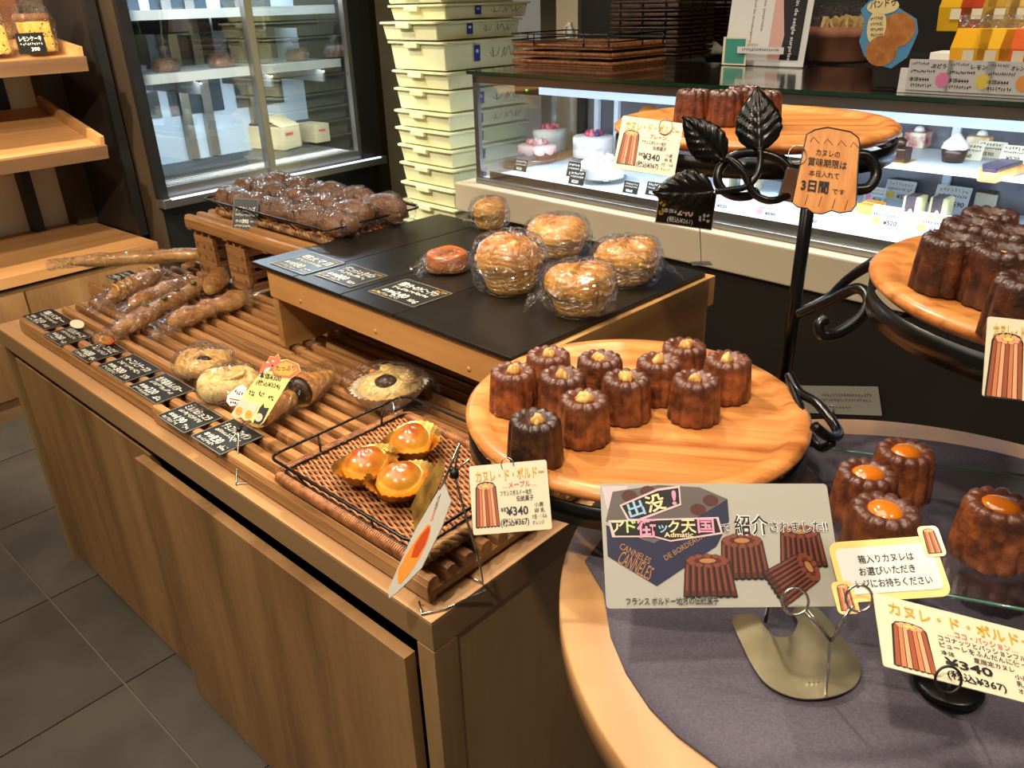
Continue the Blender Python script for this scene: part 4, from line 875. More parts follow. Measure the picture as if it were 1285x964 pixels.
# ------------------------------------------------------------------ raised tray of dark loaves behind the riser
def rear():
    # two little piles of notched trays carry a slatted tray
    for k,(ya,yb) in enumerate(((1.44,1.545),(1.275,1.37))):
        T=thing('stacked_trays',('pile of notched wooden trays at the far left end, under the raised loaf tray','pile of notched wooden trays just left of the riser leg, under the raised loaf tray')[k],'tray',CF.w(.51,ya,SZ+.001),CF.yaw,'notched tray piles')
        h=(.935-SZ-.002); MB().box(0,0,0,.012,yb-ya,h*.92).build('front_board',M['slat'],T,.001)
        n=4
        for i in range(n):
            MB().box(.012,0,h*i/n,.26,.012,h*(i+.62)/n).build('slat',M['slatx'],T,.0006); MB().box(.012,yb-ya-.012,h*i/n,.26,yb-ya,h*(i+.62)/n).build('slat',M['slatx'],T,.0006)
            MB().box(.012,.012,h*i/n,.26,yb-ya-.012,h*(i+.4)/n).build('tray_floor',M['slatx'],T)
            for j in range(3): MB().box(.0+.0,.01+j*(yb-ya-.03)/2,h*(i+.62)/n if i<n-1 else h*.92,.03,.022+j*(yb-ya-.03)/2,h*(i+1)/n).build('notch_block',M['slatx'],T)
    T=slat_tray(.50,.95,1.56,9,.937,'raised slatted tray under the basket of dark loaves','%s' and .036,.024); T['group']='slatted wooden trays'
    bz=.98
    B=thing('wire_basket','black wire basket of dark bagged loaves on the raised tray behind the riser','basket',CF.w(0,0,bz),CF.yaw)
    x0,x1,y0,y1=.535,.83,.92,1.50
    W=MB(); W.tube(rrect(x0,y0,x1,y1,.02,.045),.0026,6,True); W.build('wire_rim',M['iron'],B)
    W=MB(); W.tube(rrect(x0+.03,y0+.02,x1-.02,y1-.02,.02,.004),.0022,6,True); W.build('lower_wire',M['iron'],B)
    for p,q in (((x0+.03,y1-.1,.004),(x0,y1-.09,.045)),((x0+.03,y1-.26,.004),(x0,y1-.25,.045)),((x0+.03,y1-.42,.004),(x0,y1-.41,.045)),((x0+.12,y1-.02,.004),(x0+.13,y1,.045)),((x0+.24,y1-.02,.004),(x0+.24,y1,.045))): MB().tube([p,q],.002,5).build('wire_upright',M['iron'],B)
    mb=MB(); weave(mb,x0+.03,y0+.02,x1-.02,y1-.02,.006,.012,.04,.004,.003); mb.build('woven_base',M['wicker'],B)['kind']='stuff'
    c=MB(); rope(c,[(x0+.028,y1-.02,.008),(x0+.028,y1-.2,.008),(x0+.028,y0+.02,.008)],.012,.03,4); c.build('braided_edge',M['wicker_pale'],B)
    lz=bz+.012
    spots=[((282,287),(300,262),'left end'),((330,285),(370,266),''),((392,300),(440,272),''),((455,300),(505,272),'')]
    k=0
    rows=[(.60,0),(.675,.03),(.75,-.01)]
    labs=['dark bagged loaf at the left front corner of the wire basket','dark bagged loaf in the front row, just right of the black sign','dark bagged loaf in the front row, studded with raisins, third from the left','dark bagged loaf in the front row just before the farthest black slab','dark bagged loaf in the front row, mostly hidden by the farthest black slab',
     'dark bagged loaf in the middle row behind the black sign','dark bagged loaf in the middle row, second from the left','dark bagged loaf in the middle row, third from the left','dark bagged loaf in the middle row, fourth from the left','dark bagged loaf in the middle row nearest the slab',
     'dark bagged loaf in the back row at the far left','dark bagged loaf in the back row, highest of the pile','dark bagged loaf in the back row left of the crate stack','dark bagged loaf in the back row, fourth from the left','dark bagged loaf at the right end of the back row']
    def raisins(T,L,R,h):
        r=random.Random(int(L*1e4)+k)
        for q in range(6):
            a=r.uniform(.4,2.7); u=r.uniform(.2,.8); MB().lathe([(0,0),(.005,.001),(.004,.003),(0,.004)],8).build('raisin',M['choc'],T,0,(L*u,math.cos(a)*R*.93,h+math.sin(a)*R*.74*.93))
    for r,(x,dy) in enumerate(rows):
        for j in range(5):
            y=1.455-j*.122+dy; a=CF.w(x-.045,y-.01,0); b=CF.w(x+.050,y+.02,0)
            wrapped('dark_loaf',labs[k],'bread',CF.w(x-.01,y+.052),CF.w(x+.012,y-.052),.035,'loaf_dark',lz+.001,0,'dark bagged loaves in the wire basket',20+k,.85+.12*r,[.45,.9,1,1,.9,.45],0,1.10,.012,raisins); k+=1
    # black sign leaning in the basket
    p=[dep(px,py,2.10) for px,py in ((291,287),(322,289),(302,249))]
    o,w,h=card('price_card','upright black price card clipped to the wire basket of dark loaves','price card',*p,'card_black',.001,None,.0012)
    text(o,'ノアカレンズ',w*.5,h*.58,h*.2,'chalk',w*.8,.012,0,.0007,'CENTER'); strokes(o,w*.1,h*.42,w*.8,h*.1,'chalk',14); text(o,'本体¥',w*.12,h*.22,h*.12,'chalk'); text(o,'390',w*.4,h*.2,h*.19,'chalk',w*.26,.03); strokes(o,w*.72,h*.22,w*.2,h*.12,'chalk',3); strokes(o,w*.1,h*.06,w*.75,h*.1,'chalk',12)
    # far end tray with card under the baguette
    T=slat_tray(.25,1.592,1.70,9,CH,'short slatted tray at the very end of the counter under the baguette',.034,.021,CF,2)
    MB().box(0,.0,.03,.012,.11,.055).build('side_wall',M['slat'],T,.001); MB().box(.29,.0,.03,.302,.11,.055).build('side_wall',M['slat'],T,.001)
    o=slat_card(1.625,1.70,.30,.37,CH+.060,'バゲット','black price card under the long bagged baguette','320')
rear()
# ------------------------------------------------------------------ tiered iron stand
PLR=.19
PLATES=[((.137,.795),1.07,'round ash-wood plate with raised rim on the lowest arm, full of nut-topped caneles'),((.344,1.147),1.322,'round wooden plate on the top arm, seen almost edge-on behind the iron leaves'),((.525,.666),1.243,'round wooden plate on the right-hand arm carrying the darkest caneles')]
def plates():
    for (x,y),z,lab in PLATES:
        T=thing('wooden_plate',lab,'plate',(x,y,z),-.22,'wooden plates on the iron stand')
        MB().lathe([(PLR-.03,0),(PLR-.008,.003),(PLR,.010),(PLR,.014),(PLR-.006,.0185),(PLR-.018,.0185),(PLR-.026,.0135),(PLR-.030,.0125),(0,.0125)],96).build('plate_board',M['plate'],T)
plates()
PX,PY=.345,.905
def stand():
    T=thing('tiered_iron_stand','black wrought-iron stand with leaves and scrolls holding the three wooden plates','stand',(0,0,0))
    tz=.988
    MB().tube([(PX,PY,tz),(PX,PY,1.34)],.0078,12).build('pole',M['iron'],T)
    MB().lathe([(.045,0),(.045,.004),(.012,.012),(0,.012)],24,Matrix.Translation((PX,PY,tz-.003))).build('foot_plate',M['iron'],T)
    for (x,y),z,_ in PLATES:
        n=72; ro=PLR-.002; ri=ro-.003; vs=[];fs=[]
        for i in range(n):
            a=2*PI*i/n
            for r,zz in ((ro,-.020),(ro,.004),(ri,.004),(ri,-.020)): vs.append((x+r*math.cos(a),y+r*math.sin(a),z+zz-.0045))
        for i in range(n):
            for k in range(4): fs.append((i*4+k,((i+1)%n)*4+k,((i+1)%n)*4+(k+1)%4,i*4+(k+1)%4))
        mb=MB().add(vs,fs,True); mb.build('ring_band',M['iron'],T)
        c=MB(); c.tube([(x-PLR+.004,y,z-.008),(x+PLR-.004,y,z-.008)],.003,6); c.tube([(x,y-PLR+.004,z-.008),(x,y+PLR-.004,z-.008)],.003,6); c.build('cross_bars',M['iron'],T)
    d=.86
    def sp(pts,r,name='scroll',k=6): 
        P=smooth_path([dep(px,py,dd) for px,py,dd in pts],k); o=MB().tube(P,r,9).build(name,M['iron'],T); return o
    # right arm: two rods and a scroll
    sp([(1003,394,.905),(1030,384,.88),(1062,352,.86),(1098,330,.83)],.0052,'arm'); sp([(1008,388,.905),(1045,368,.89),(1070,344,.87),(1104,322,.85)],.0042,'arm')
    sp([(1003,394,.905),(1040,378,.86),(1075,362,.82),(1090,375,.80),(1080,398,.79),(1052,418,.79),(1032,420,.79),(1028,408,.79),(1036,400,.79)],.0058)
    # low arm
    sp([(990,470,.92),(1003,492,.90),(1024,505,.87),(1045,530,.84),(1052,545,.82),(1040,548,.80),(1022,535,.79)],.0055); sp([(990,476,.92),(1004,510,.88),(1016,545,.84),(1030,562,.82),(1044,556,.80)],.0045,'arm')
    # upper arm to the top plate ring
    sp([(1018,262,.93),(1010,235,.97),(990,205,1.02),(960,192,1.06)],.006,'arm')
    def c5(L): return [(760+x/3.443,80+y/3.443,dd) for x,y,dd in L]
    sp(c5([(800,490,.88),(785,450,.88),(740,410,.88),(670,388,.88),(600,385,.88),(535,408,.88),(495,450,.88),(484,500,.88),(505,545,.88),(560,572,.88),(620,570,.88),(655,548,.88)]),.0052)
    sp(c5([(530,410,.87),(575,440,.87),(605,490,.87),(640,560,.87),(690,588,.87),(740,588,.87),(790,570,.88),(860,570,.90)]),.0042)
    sp(c5([(1080,395,.90),(1130,400,.90),(1165,450,.90),(1165,500,.90),(1130,538,.90),(1075,545,.90)]),.0062)
    sp(c5([(860,400,.92),(960,385,.93),(1080,395,.90)]),.0055); sp(c5([(860,570,.90),(960,560,.92),(1075,545,.90)]),.0055)
    sp(c5([(668,375,.87),(668,430,.87),(650,490,.87),(605,532,.87),(540,545,.87),(475,553,.87)]),.0036,'leaf_stem')
    sp(c5([(520,405,.868),(560,440,.868),(600,480,.868),(618,525,.868)]),.0032,'leaf_stem')
    MB().box(-.010,-.002,-.018,.010,.002,.018).build('steel_clip',M['steel'],T,.001).matrix_world=Matrix.Translation(dep(760+800/3.443,80+525/3.443,.873))@Matrix.Rotation(.2,4,'Y')
    def leaf(base,tip,wpx,dd,roll=0,curl=.012,dt=None):
        b=dep(*base,dd); t=dep(*tip,dt or dd); ax=(t-b); L=ax.length; ax.normalize(); nrm=(CO-b).normalized(); sd=ax.cross(nrm).normalized(); nrm=sd.cross(ax).normalized()
        Wd=wpx*dd/FPX/2; nu,nv=26,17; vs=[];fs=[]
        for i in range(nu):
            u=i/(nu-1); w=Wd*(math.sin(PI*min(1,u**.72))**.85 if 0<u<1 else 0)+.0004; w*= (1+.03*math.sin(u*44))
            for j in range(nv):
                v=(j/(nv-1)-.5)*2; av=abs(v)
                rid=.0016*math.sin((u*7.0-av*2.3)*2*PI/1.15)*min(1,av*3)*(1-.3*av)*math.sin(PI*min(max(u,.02),.98))
                zz=.004*av*Wd/.02 - .006*(av**2)*1.3*Wd/.02 -.0018*(1-min(1,av*7)) + rid*1.3 - curl*(u-.4)**2
                vs.append(b+ax*(u*L)+sd*(v*w)+nrm*zz)
        for i in range(nu-1):
            for j in range(nv-1): fs.append((i*nv+j,i*nv+j+1,(i+1)*nv+j+1,(i+1)*nv+j))
        o=MB().add(vs,fs,True).build('iron_leaf',M['leaf'],T); m=o.modifiers.new('solid','SOLIDIFY'); m.thickness=.0014
    leaf((953,188),(950,107),56,.87); leaf((908,201),(856,146),46,.87); leaf((897,239),(820,241),52,.86)
stand()
# ------------------------------------------------------------------ caneles
def canele_mesh(R=.0288,H=.050):
    N=12; seg=N*8
    prof=[(0,0),(R*.9,0),(R,.002),(R*.985,H*.2),(R*.95,H*.5),(R*.91,H*.75),(R*.89,H*.87),(R*.86,H*.94),(R*.78,H*.985),(R*.68,H*1.0),(R*.56,H*.99),(R*.46,H*.95),(R*.38,H*.89),(R*.2,H*.86),(0,H*.85)]
    def fn(r,z,a):
        s=abs(math.sin(N*a/2)); g=(1-s**.8); k=1-.095*g*max(0,min(1,(r/R-.42)/.3)); zz=z-.0022*g*max(0,min(1,(r/R-.45)/.25))*(1 if z>H*.9 else 0)
        return r*k,zz
    mb=MB(); mb.lathe(prof,seg,None,fn); return mb
CM=None
def canele(P,col,top,label,group,rz=0,s=1.0,sz=1.0):
    global CM
    T=thing('canele',label,'canele',P,rz,group); T.scale=(s,s,s*sz)
    if CM is None:
        o=canele_mesh().build('fluted_body',M['canele'],T); CM=o.data
    else:
        o=bpy.data.objects.new('fluted_body',CM); C.objects.link(o); o.parent=T
    o.color=(*col,1)
    if top=='nut':
        mb=MB(); r=random.Random(int(P.x*1e4))
        for k in range(4):
            a=r.uniform(0,6.3); q=.0045*r.random(); h=r.uniform(.006,.010); w=r.uniform(.0042,.0062)
            mb.lathe([(0,-.002),(w,-.001),(w*1.05,h*.4),(w*.6,h*.9),(0,h)],7,Matrix.Translation((q*math.cos(a),q*math.sin(a),.0445)),lambda rr,zz,aa:(rr*(1+.35*math.sin(3*aa+k)),zz*(1+.2*math.sin(2*aa))))
        mb.build('walnut_piece',M['walnut'],T)
    if top=='jam': MB().lathe([(.0145,.043),(.014,.0465),(.010,.0495),(.005,.0512),(0,.0515)],24,None,lambda r,z,a:(r*(1+.08*math.sin(2*a+1)),z)).build('orange_jam',M['jam'],T)
    if top=='bits': MB().lathe([(0,0),(.004,.0),(.003,.002),(0,.002)],6,Matrix.Translation((.002,0,.0425))).build('sugar_bits',M['walnut'],T)
    return T
pz=1.07+.0128
for k,(px,py,c,lab) in enumerate((
  (643.6,465,(1.1,.95,.9),'reddish-brown nut-topped canele at the left edge of the lowest plate'),(688,444,(1,.9,.85),'nut-topped canele at the back left, closest to the riser'),
  (705.7,470,(.75,.7,.7),'dark nut-topped canele behind the front centre one, between two lighter ones'),(753,449,(.8,.72,.7),'dark nut-topped canele in the back row, third from the left'),
  (733,500,(.95,.88,.82),'nut-topped canele standing second nearest, right of the blackest one'),(671,526,(.32,.34,.38),'blackest canele, nearest of all, behind the maple price card'),
  (786,474,(.8,.75,.72),'nut-topped canele in the middle of the group with the tallest nut'),(828,452,(1,.9,.85),'reddish canele behind and left of the front right one'),
  (859,433,(.9,.8,.78),'rearmost nut-topped canele on the right side'),(874,475,(.82,.74,.72),'front canele of the right-hand trio'),(914,450,(1.05,.9,.8),'rightmost nut-topped canele, lit amber'))):
    P=at(px,py,pz+.0475); P.z=pz; canele(P,c,'nut',lab,'walnut caneles on the lowest plate',k*.37)
pz=1.243+.0128
for k,(px,py,lab) in enumerate(((1196,299,'black-brown canele at the left front of the right-hand plate'),(1219,280,'black-brown canele just behind the left front one'),(1243,267,'black-brown canele at the very back of the pile'),
   (1262,313,'black-brown canele in the front centre of the right-hand plate'),(1271,291,'black-brown canele in the second row, right of centre'),(1296,352,'black-brown canele cut by the right picture edge'))):
    P=at(px,py,pz+.047); P.z=pz; canele(P,(.34,.30,.28),'bits',lab,'very dark caneles on the right-hand plate',k*.5)
pz=1.322+.0128
for k,(px,py,lab) in enumerate(((868,155,'plain canele at the left of the top plate'),(908,157,'plain canele second on the top plate, behind the slanting leaf'),(955,158,'plain canele at the right of the top plate, behind the upright leaf'),(930,150,'plain canele at the back of the top plate'))):
    P=at(px,py,pz); canele(P,(.5,.38,.34),None,lab,'plain caneles on the top plate',k*.4,.92)
# ------------------------------------------------------------------ round table, cloth and glass riser
TZ=.985; TC=Vector((.403,.567,0)); TR=.365
def table():
    T=thing('round_table','round oak-veneer table with a purple-grey cloth at the lower right','table',(TC.x,TC.y,0))
    MB().lathe([(TR-.002,TZ-.030),(TR,TZ-.028),(TR,TZ-.002),(TR-.002,TZ),(0,TZ)],128).build('table_top',M['table'],T)
    MB().lathe([(TR-.003,TZ-.034),(TR-.003,TZ-.030),(0,TZ-.030)],96).build('underside',M['counter_edge'],T)
    MB().lathe([(.035,.03),(.035,TZ-.03),(0,TZ-.03)],24).build('pedestal',M['iron'],T); MB().lathe([(.24,0),(.24,.012),(.05,.03),(0,.03)],48).build('base',M['iron'],T)
table()
def cloth():
    z=TZ+.001
    out=[at(px,py,z) for px,py in ((765,668),(734,706),(757,744),(762,775),(766,800),(785,845),(815,890),(850,925),(905,966))]
    out=[Vector((p.x,p.y,0)) for p in out]
    a0=math.atan2(out[-1].y-TC.y,out[-1].x-TC.x); a1=math.atan2(out[0].y-TC.y,out[0].x-TC.x)
    if a1<a0: a1+=2*PI
    rim=[TC+Vector((math.cos(a0+(a1-a0)*k/60),math.sin(a0+(a1-a0)*k/60),0))*.315 for k in range(3,60)]
    ring=out+rim; n=len(ring); m=14; c=Vector((TC.x,TC.y,0)); vs=[];fs=[]
    for i in range(m+1):
        t=i/m
        for p in ring:
            q=c+(p-c)*t; h=.0035*noise.noise(Vector((q.x*9,q.y*9,1.3)))+.002*noise.noise(Vector((q.x*23,q.y*17,4))); vs.append((q.x,q.y,z+.0035+max(-.0025,h)*(1 if t<.98 else .4)))
    for p in ring: vs.append((p.x,p.y,z))
    for i in range(m+1):
        for j in range(n): fs.append((i*n+j,i*n+(j+1)%n,(i+1)*n+(j+1)%n,(i+1)*n+j))
    o=MB().add(vs,fs,True).build('table_cloth',M['cloth']); tag(o,'purple-grey fabric cloth spread on the round table','cloth')
cloth()
GZ=1.062
def glass_riser():
    T=thing('glass_riser','clear glass display riser with green edges under the jam-topped caneles','glass shelf',(0,0,0))
    pts=[at(px,py,GZ) for px,py in ((972,704),(1193,745))]
    P0,P1=pts; d=(P1-P0).normalized(); far=at(1160,577,GZ); nrm=Vector((-d.y,d.x,0)); w=(far-P0).dot(nrm); L=.33
    c=[P0,P0+d*L,P0+d*L+nrm*w,P0+nrm*w]
    MB().prism([(p.x,p.y) for p in c],GZ-.005,GZ).build('glass_top',M['glass'],T)
    e=MB()
    for a,b in ((c[0],c[1]),(c[1],c[2]),(c[2],c[3]),(c[3],c[0])): e.tube([(a.x,a.y,GZ-.0025),(b.x,b.y,GZ-.0025)],.0016,4)
    e.build('green_edge',mat('green_edge',(70,120,100),.1,coat=1,spec=1),T)
    for k,q in enumerate((P0,P0+d*(L-.006))):
        s=[q,q+d*.005,q+d*.005+nrm*w,q+nrm*w]; MB().prism([(p.x,p.y) for p in s],TZ+.009,GZ-.0052).build('glass_side',M['glass'],T)
        MB().tube([(q.x,q.y,TZ+.009),(q.x,q.y,GZ-.005)],.0018,4).build('green_edge',M['glass_green'],T)
glass_riser()
for k,(px,py,s,lab) in enumerate(((1090,590,1.02,'jam-topped canele second from the back, on the glass riser'),(1138,563,1.02,'jam-topped canele at the back of the glass riser'),(1112,636,1.08,'jam-topped canele right behind the photo card'),(1258,630,1.10,'large amber jam-topped canele at the right edge'))):
    P=at(px,py,GZ+.05*s); P.z=GZ+.0006; canele(P,((.8,.68,.62),(1,.85,.7),(.72,.62,.58),(1.15,1,.85))[k],'jam',lab,'jam-topped caneles on the glass riser',k*.6,s)
# ------------------------------------------------------------------ signs
def price_sign(corn,d,label,sub,subm='red_ink',hole=True,pic=(.2,.42,.30,.62),size=1,d2=None,desc=None,mats=('can_mid','can_dark','can_light')):
    BL,BR,TL=[dep(px,py,q) for (px,py),q in zip(corn,d)]
    o,w,h=card('price_sign',label,'price sign',BL,BR,TL,'card',.001,'canele price signs',.0)
    MX,_,_=cardM(BL,BR,TL)
    canele_pic(o,w*pic[0],h*pic[1],w*pic[2],h*pic[3],mats)
    text(o,'カヌレ・ド・ボルドー',w*.08,h*.76,h*.19,'gold_ink',w*.88,.02)
    text(o,'…'+sub+'…',w*.42,h*.64,h*.1,subm,w*.42,.012)
    return o,w,h
def price_body(o,w,h):
    text(o,'フランスボルドー地方',w*.38,h*.53,h*.085,'navy_ink',w*.4,.008); text(o,'伝統菓子',w*.58,h*.44,h*.085,'navy_ink',w*.22,.008)
    text(o,'本体',w*.37,h*.3,h*.08,'navy_ink',w*.07,.01); text(o,'¥340',w*.44,h*.24,h*.17,'navy_ink',w*.28,.02); text(o,'(税込¥367)',w*.36,h*.1,h*.12,'navy_ink',w*.36,.015)
    for i,s in enumerate(('小麦','卵 乳','大豆・くるみ','オレンジ')): text(o,s,w*(.8-.04*(i>1)),h*(.34-.085*i),h*.07,'navy_ink',w*(.12,.13,.19,.15)[i],.008)
o,w,h=price_sign(((594,672),(693,664),(604,584)),(.748,.742,.760),'square cream price sign for maple caneles hanging before the lowest plate','メープル'); price_body(o,w,h)
MB().tube([(w*.5+.006*math.cos(a),h*.97+.007*math.sin(a),.0015*math.cos(a*.5)) for a in [2*PI*i/20 for i in range(20)]],.0006,5,True).build('wire_loop',M['chrome'],o)
o,w,h=price_sign(((769,211),(846,222),(790,146)),(.985,.975,.99),'cream price sign for plain caneles hanging before the top plate','プレーン'); price_body(o,w,h)
MB().tube([(w*.72+.008*math.cos(a),h*.9+.011*math.sin(a),.001) for a in [2*PI*i/20 for i in range(20)]],.0007,5,True).build('wire_loop',M['steel'],o)
o,w,h=price_sign(((1233,497),(1328,508),(1250,398)),(.50,.495,.505),'cream price sign at the right picture edge below the dark caneles','ショコラ',pic=(.28,.40,.48,.78))
o,w,h=price_sign(((1109,836),(1330,893),(1128,752)),(.535,.53,.575),'large cream price sign for coco passion caneles lying at lower right','ココ・パッション',pic=(.19,.36,.24,.60))
text(o,'ココナッツとパッションフルーツ',w*.36,h*.55,h*.085,'black_ink',w*.6,.01); text(o,'ピューレをふんだんに使った',w*.36,h*.46,h*.085,'black_ink',w*.56,.01); text(o,'夏限定カヌレ',w*.55,h*.36,h*.075,'black_ink',w*.24,.01)
text(o,'本体',w*.36,h*.36,h*.07,'black_ink',w*.08,.01); text(o,'¥340',w*.37,h*.22,h*.15,'black_ink',w*.28,.025); text(o,'(税込¥367)',w*.37,h*.07,h*.12,'black_ink',w*.34,.02)
for i,s in enumerate(('小麦 卵','乳 大豆','オレンジ')): text(o,s,w*.78,h*(.28-.09*i),h*.075,'black_ink',w*.14,.01)
# wide photo card
def photo_card():
    P=[dep(761,764,.600),dep(1060,761,.612),dep(753,607,.632)]
    o,w,h=card('photo_card','wide photo card announcing a television feature, with box and caneles printed on grey','sign',*P,'card_grey',.0012)
    u=lambda x,y:((x-752)/307*w,(765-y)/160*h)
    M['print_navy']=mat('print_navy',(34,36,66),.5); M['print_gold']=mat('print_gold',(176,122,66),.5); M['print_pink']=mat('print_pink',(222,186,190),.5); M['print_brown']=mat('print_brown',(84,40,30),.45); M['print_brown2']=mat('print_brown2',(128,66,48),.45); M['print_black']=mat('print_black',(18,16,18),.5); M['print_grey']=mat('print_grey',(96,88,84),.5)
    flat(o,[u(754,609),u(790,608),u(760,640)],'print_pink',.0003)
    flat(o,[u(757,660),u(757,700),u(818,738),u(818,684)],'print_navy',.0004,'printed_box_side'); flat(o,[u(818,684),u(818,738),u(900,688),u(920,655),u(921,626)],'print_navy',.0004,'printed_box_side')
    flat(o,[u(768,616),u(830,607),u(885,610),u(921,626),u(818,684),u(757,655)],'print_grey',.00035,'printed_box_top')
    for x,y in ((790,622),(815,616),(880,640),(898,628),(845,622)): flat(o,ell(*u(x,y),w*.035,h*.05,12),'print_brown',.0004)
    def pc(cx,cy,cw,ch,rot,z,top=True):
        X0,Y0=u(cx,cy); W_,H_=w*cw/307,h*ch/160; ca,sa=math.cos(rot),math.sin(rot)
        def q(a,b): a*=W_/2*(1-.1*b); b*=H_/2; return (X0+a*ca-b*sa,Y0+a*sa+b*ca)
        n=8; base=[q(-1,.75)]+[q(-1+2*(i+f)/n,-1-(.07 if f==.5 else 0)) for i in range(n) for f in (0,.5)]+[q(1,-1),q(1,.75)]+[q(math.cos(PI*k/10),.8+.2*math.sin(PI*k/10)) for k in range(11)]
        flat(o,base,'print_black',z,'printed_canele')
        a=MB();b=MB();c=MB()
        for i in range(n):
            x0=-1+2*(i+.12)/n; x1=-1+2*(i+.88)/n; m=(x0+x1)/2
            a.poly([q(x0,-.95),q(x1,-.95),q(x1,.72),q(m,.8),q(x0,.72)],z+.00004); b.poly([q(m-.05,-.7),q(m+.03,-.7),q(m+.03,.62),q(m-.05,.62)],z+.00008)
        a.build('printed_flutes',M['print_brown'],o); b.build('printed_highlights',M['print_brown2'],o)
        if top:
            t=q(0,.82); flat(o,ell(t[0],t[1],W_*.45,H_*.16,18,rot),'print_brown',z+.00012)
            for k in range(12): al=2*PI*k/12; p=q(.78*math.cos(al),.82+.26*math.sin(al)); c.poly(ell(p[0],p[1],W_*.075,H_*.055,8,rot),z+.00016+k*1e-6)
            c.build('printed_lobes',M['print_brown2'],o); flat(o,ell(t[0],t[1],W_*.17,H_*.06,14,rot),'print_gold',z+.0002)
    pc(1013,690,58,50,0,.0004); pc(934,703,60,54,0,.00055); pc(886,727,64,50,0,.0007); pc(996,728,46,64,-1.05,.0007)
    text(o,'CANNELES',*u(772,690),h*.075,'print_gold',w*.14,0,-.5); text(o,'DE BORDEAUX',*u(832,706),h*.06,'print_gold',w*.2,0,.5); text(o,'CANNELES',*u(768,708),h*.16,'print_gold',w*.15,0,-.52); text(o,'CANN',*u(812,726),h*.001,'print_gold')
    # logo blocks
    flat(o,[u(776,634),u(828,612),u(858,608),u(858,634),u(800,655),u(786,655)],'print_pink',.00075); flat(o,[u(779,635),u(828,615),u(856,611),u(856,632),u(800,652),u(788,652)],'print_black',.0008)
    flat(o,[u(760,654),u(906,650),u(910,672),u(840,682),u(818,676),u(764,676)],'print_pink',.00082); flat(o,[u(763,656),u(903,652),u(907,670),u(840,680),u(818,674),u(768,674)],'print_black',.00086)
    text(o,'出',*u(789,650),h*.14,'pic_blue',w*.072,.02,.3,.001); text(o,'没',*u(813,643),h*.15,'pic_cream',w*.085,.02,.25,.001); text(o,'!',*u(846,633),h*.16,'pic_pinkl',w*.02,.03,.0,.001)
    xs=(764,783,797,825,838,855,877); ws=(17,13,25,12,15,20,22)
    for ch,x,m,sz,ww in zip('アド街ック天国',xs,('pic_cream','pic_green','pic_pinkl','pic_blue','pic_cream','pic_cream','pic_pinkl'),(.12,.12,.17,.09,.11,.13,.13),ws): text(o,ch,*u(x,674 if ch=='街' else 669),h*sz,m,w*ww/307,.02,0,.001)
    text(o,'Admatic',*u(832,676),h*.055,'pic_cream',w*.125,.02,0,.0011)
    for m_,off,z in (('white',.05,.00095),('print_black',.008,.00105)):
        text(o,'で',*u(908,670),h*.09,m_,w*.04,off,0,z); text(o,'紹介',*u(926,671),h*.17,m_,w*.148,off,0,z); text(o,'されました!!',*u(973,669),h*.1,m_,w*.255,off,0,z)
    text(o,'フランス ボルドー地方の伝統菓子',*u(777,760),h*.06,'card_grey',w*.385,.03,0,.0012); text(o,'フランス ボルドー地方の伝統菓子',*u(777,760),h*.06,'print_black',w*.385,.0,0,.0016)
for n_,c in (('pic_blue',(150,190,220)),('pic_cream',(240,214,160)),('pic_pinkl',(226,150,180)),('pic_green',(190,220,130))): M[n_]=mat(n_,c,.5)
photo_card()
def notice():
    P=[dep(1058,757,.595),dep(1196,748,.59),dep(1056,680,.62)]
    M['notice_yellow']=mat('notice_yellow',(236,196,116),.45,coat=.3)
    o,w,h=card('notice_card','rounded yellow-bordered notice with two small canele drawings, held by the right ring of the clip','sign',*P,'notice_yellow',.001,None,0,lambda w,h:[(q[0],q[1]) for q in rrect(0,0,w,h,h*.16,0,4)])
    flat(o,[(q[0],q[1]) for q in rrect(w*.05,h*.12,w*.95,h*.88,h*.1,0,4)],'card_white',.0004)
    for i,s in enumerate(('箱入りカヌレは','お選びいただき','レジにお持ちください')): text(o,s,w*(.24,.22,.16)[i],h*(.62-.2*i),h*.15,'black_ink',w*(.52,.52,.70)[i],.012,0,.0007)
    for (cx,cy) in ((w*.03,h*.08),(w*.97,h*.9)):
        flat(o,[(q[0]+cx,q[1]+cy) for q in rrect(-w*.1,-h*.26,w*.1,h*.26,h*.08)],'notice_yellow',.0008); canele_pic(o,cx,cy,w*.13,h*.40,z=.0012)
notice()
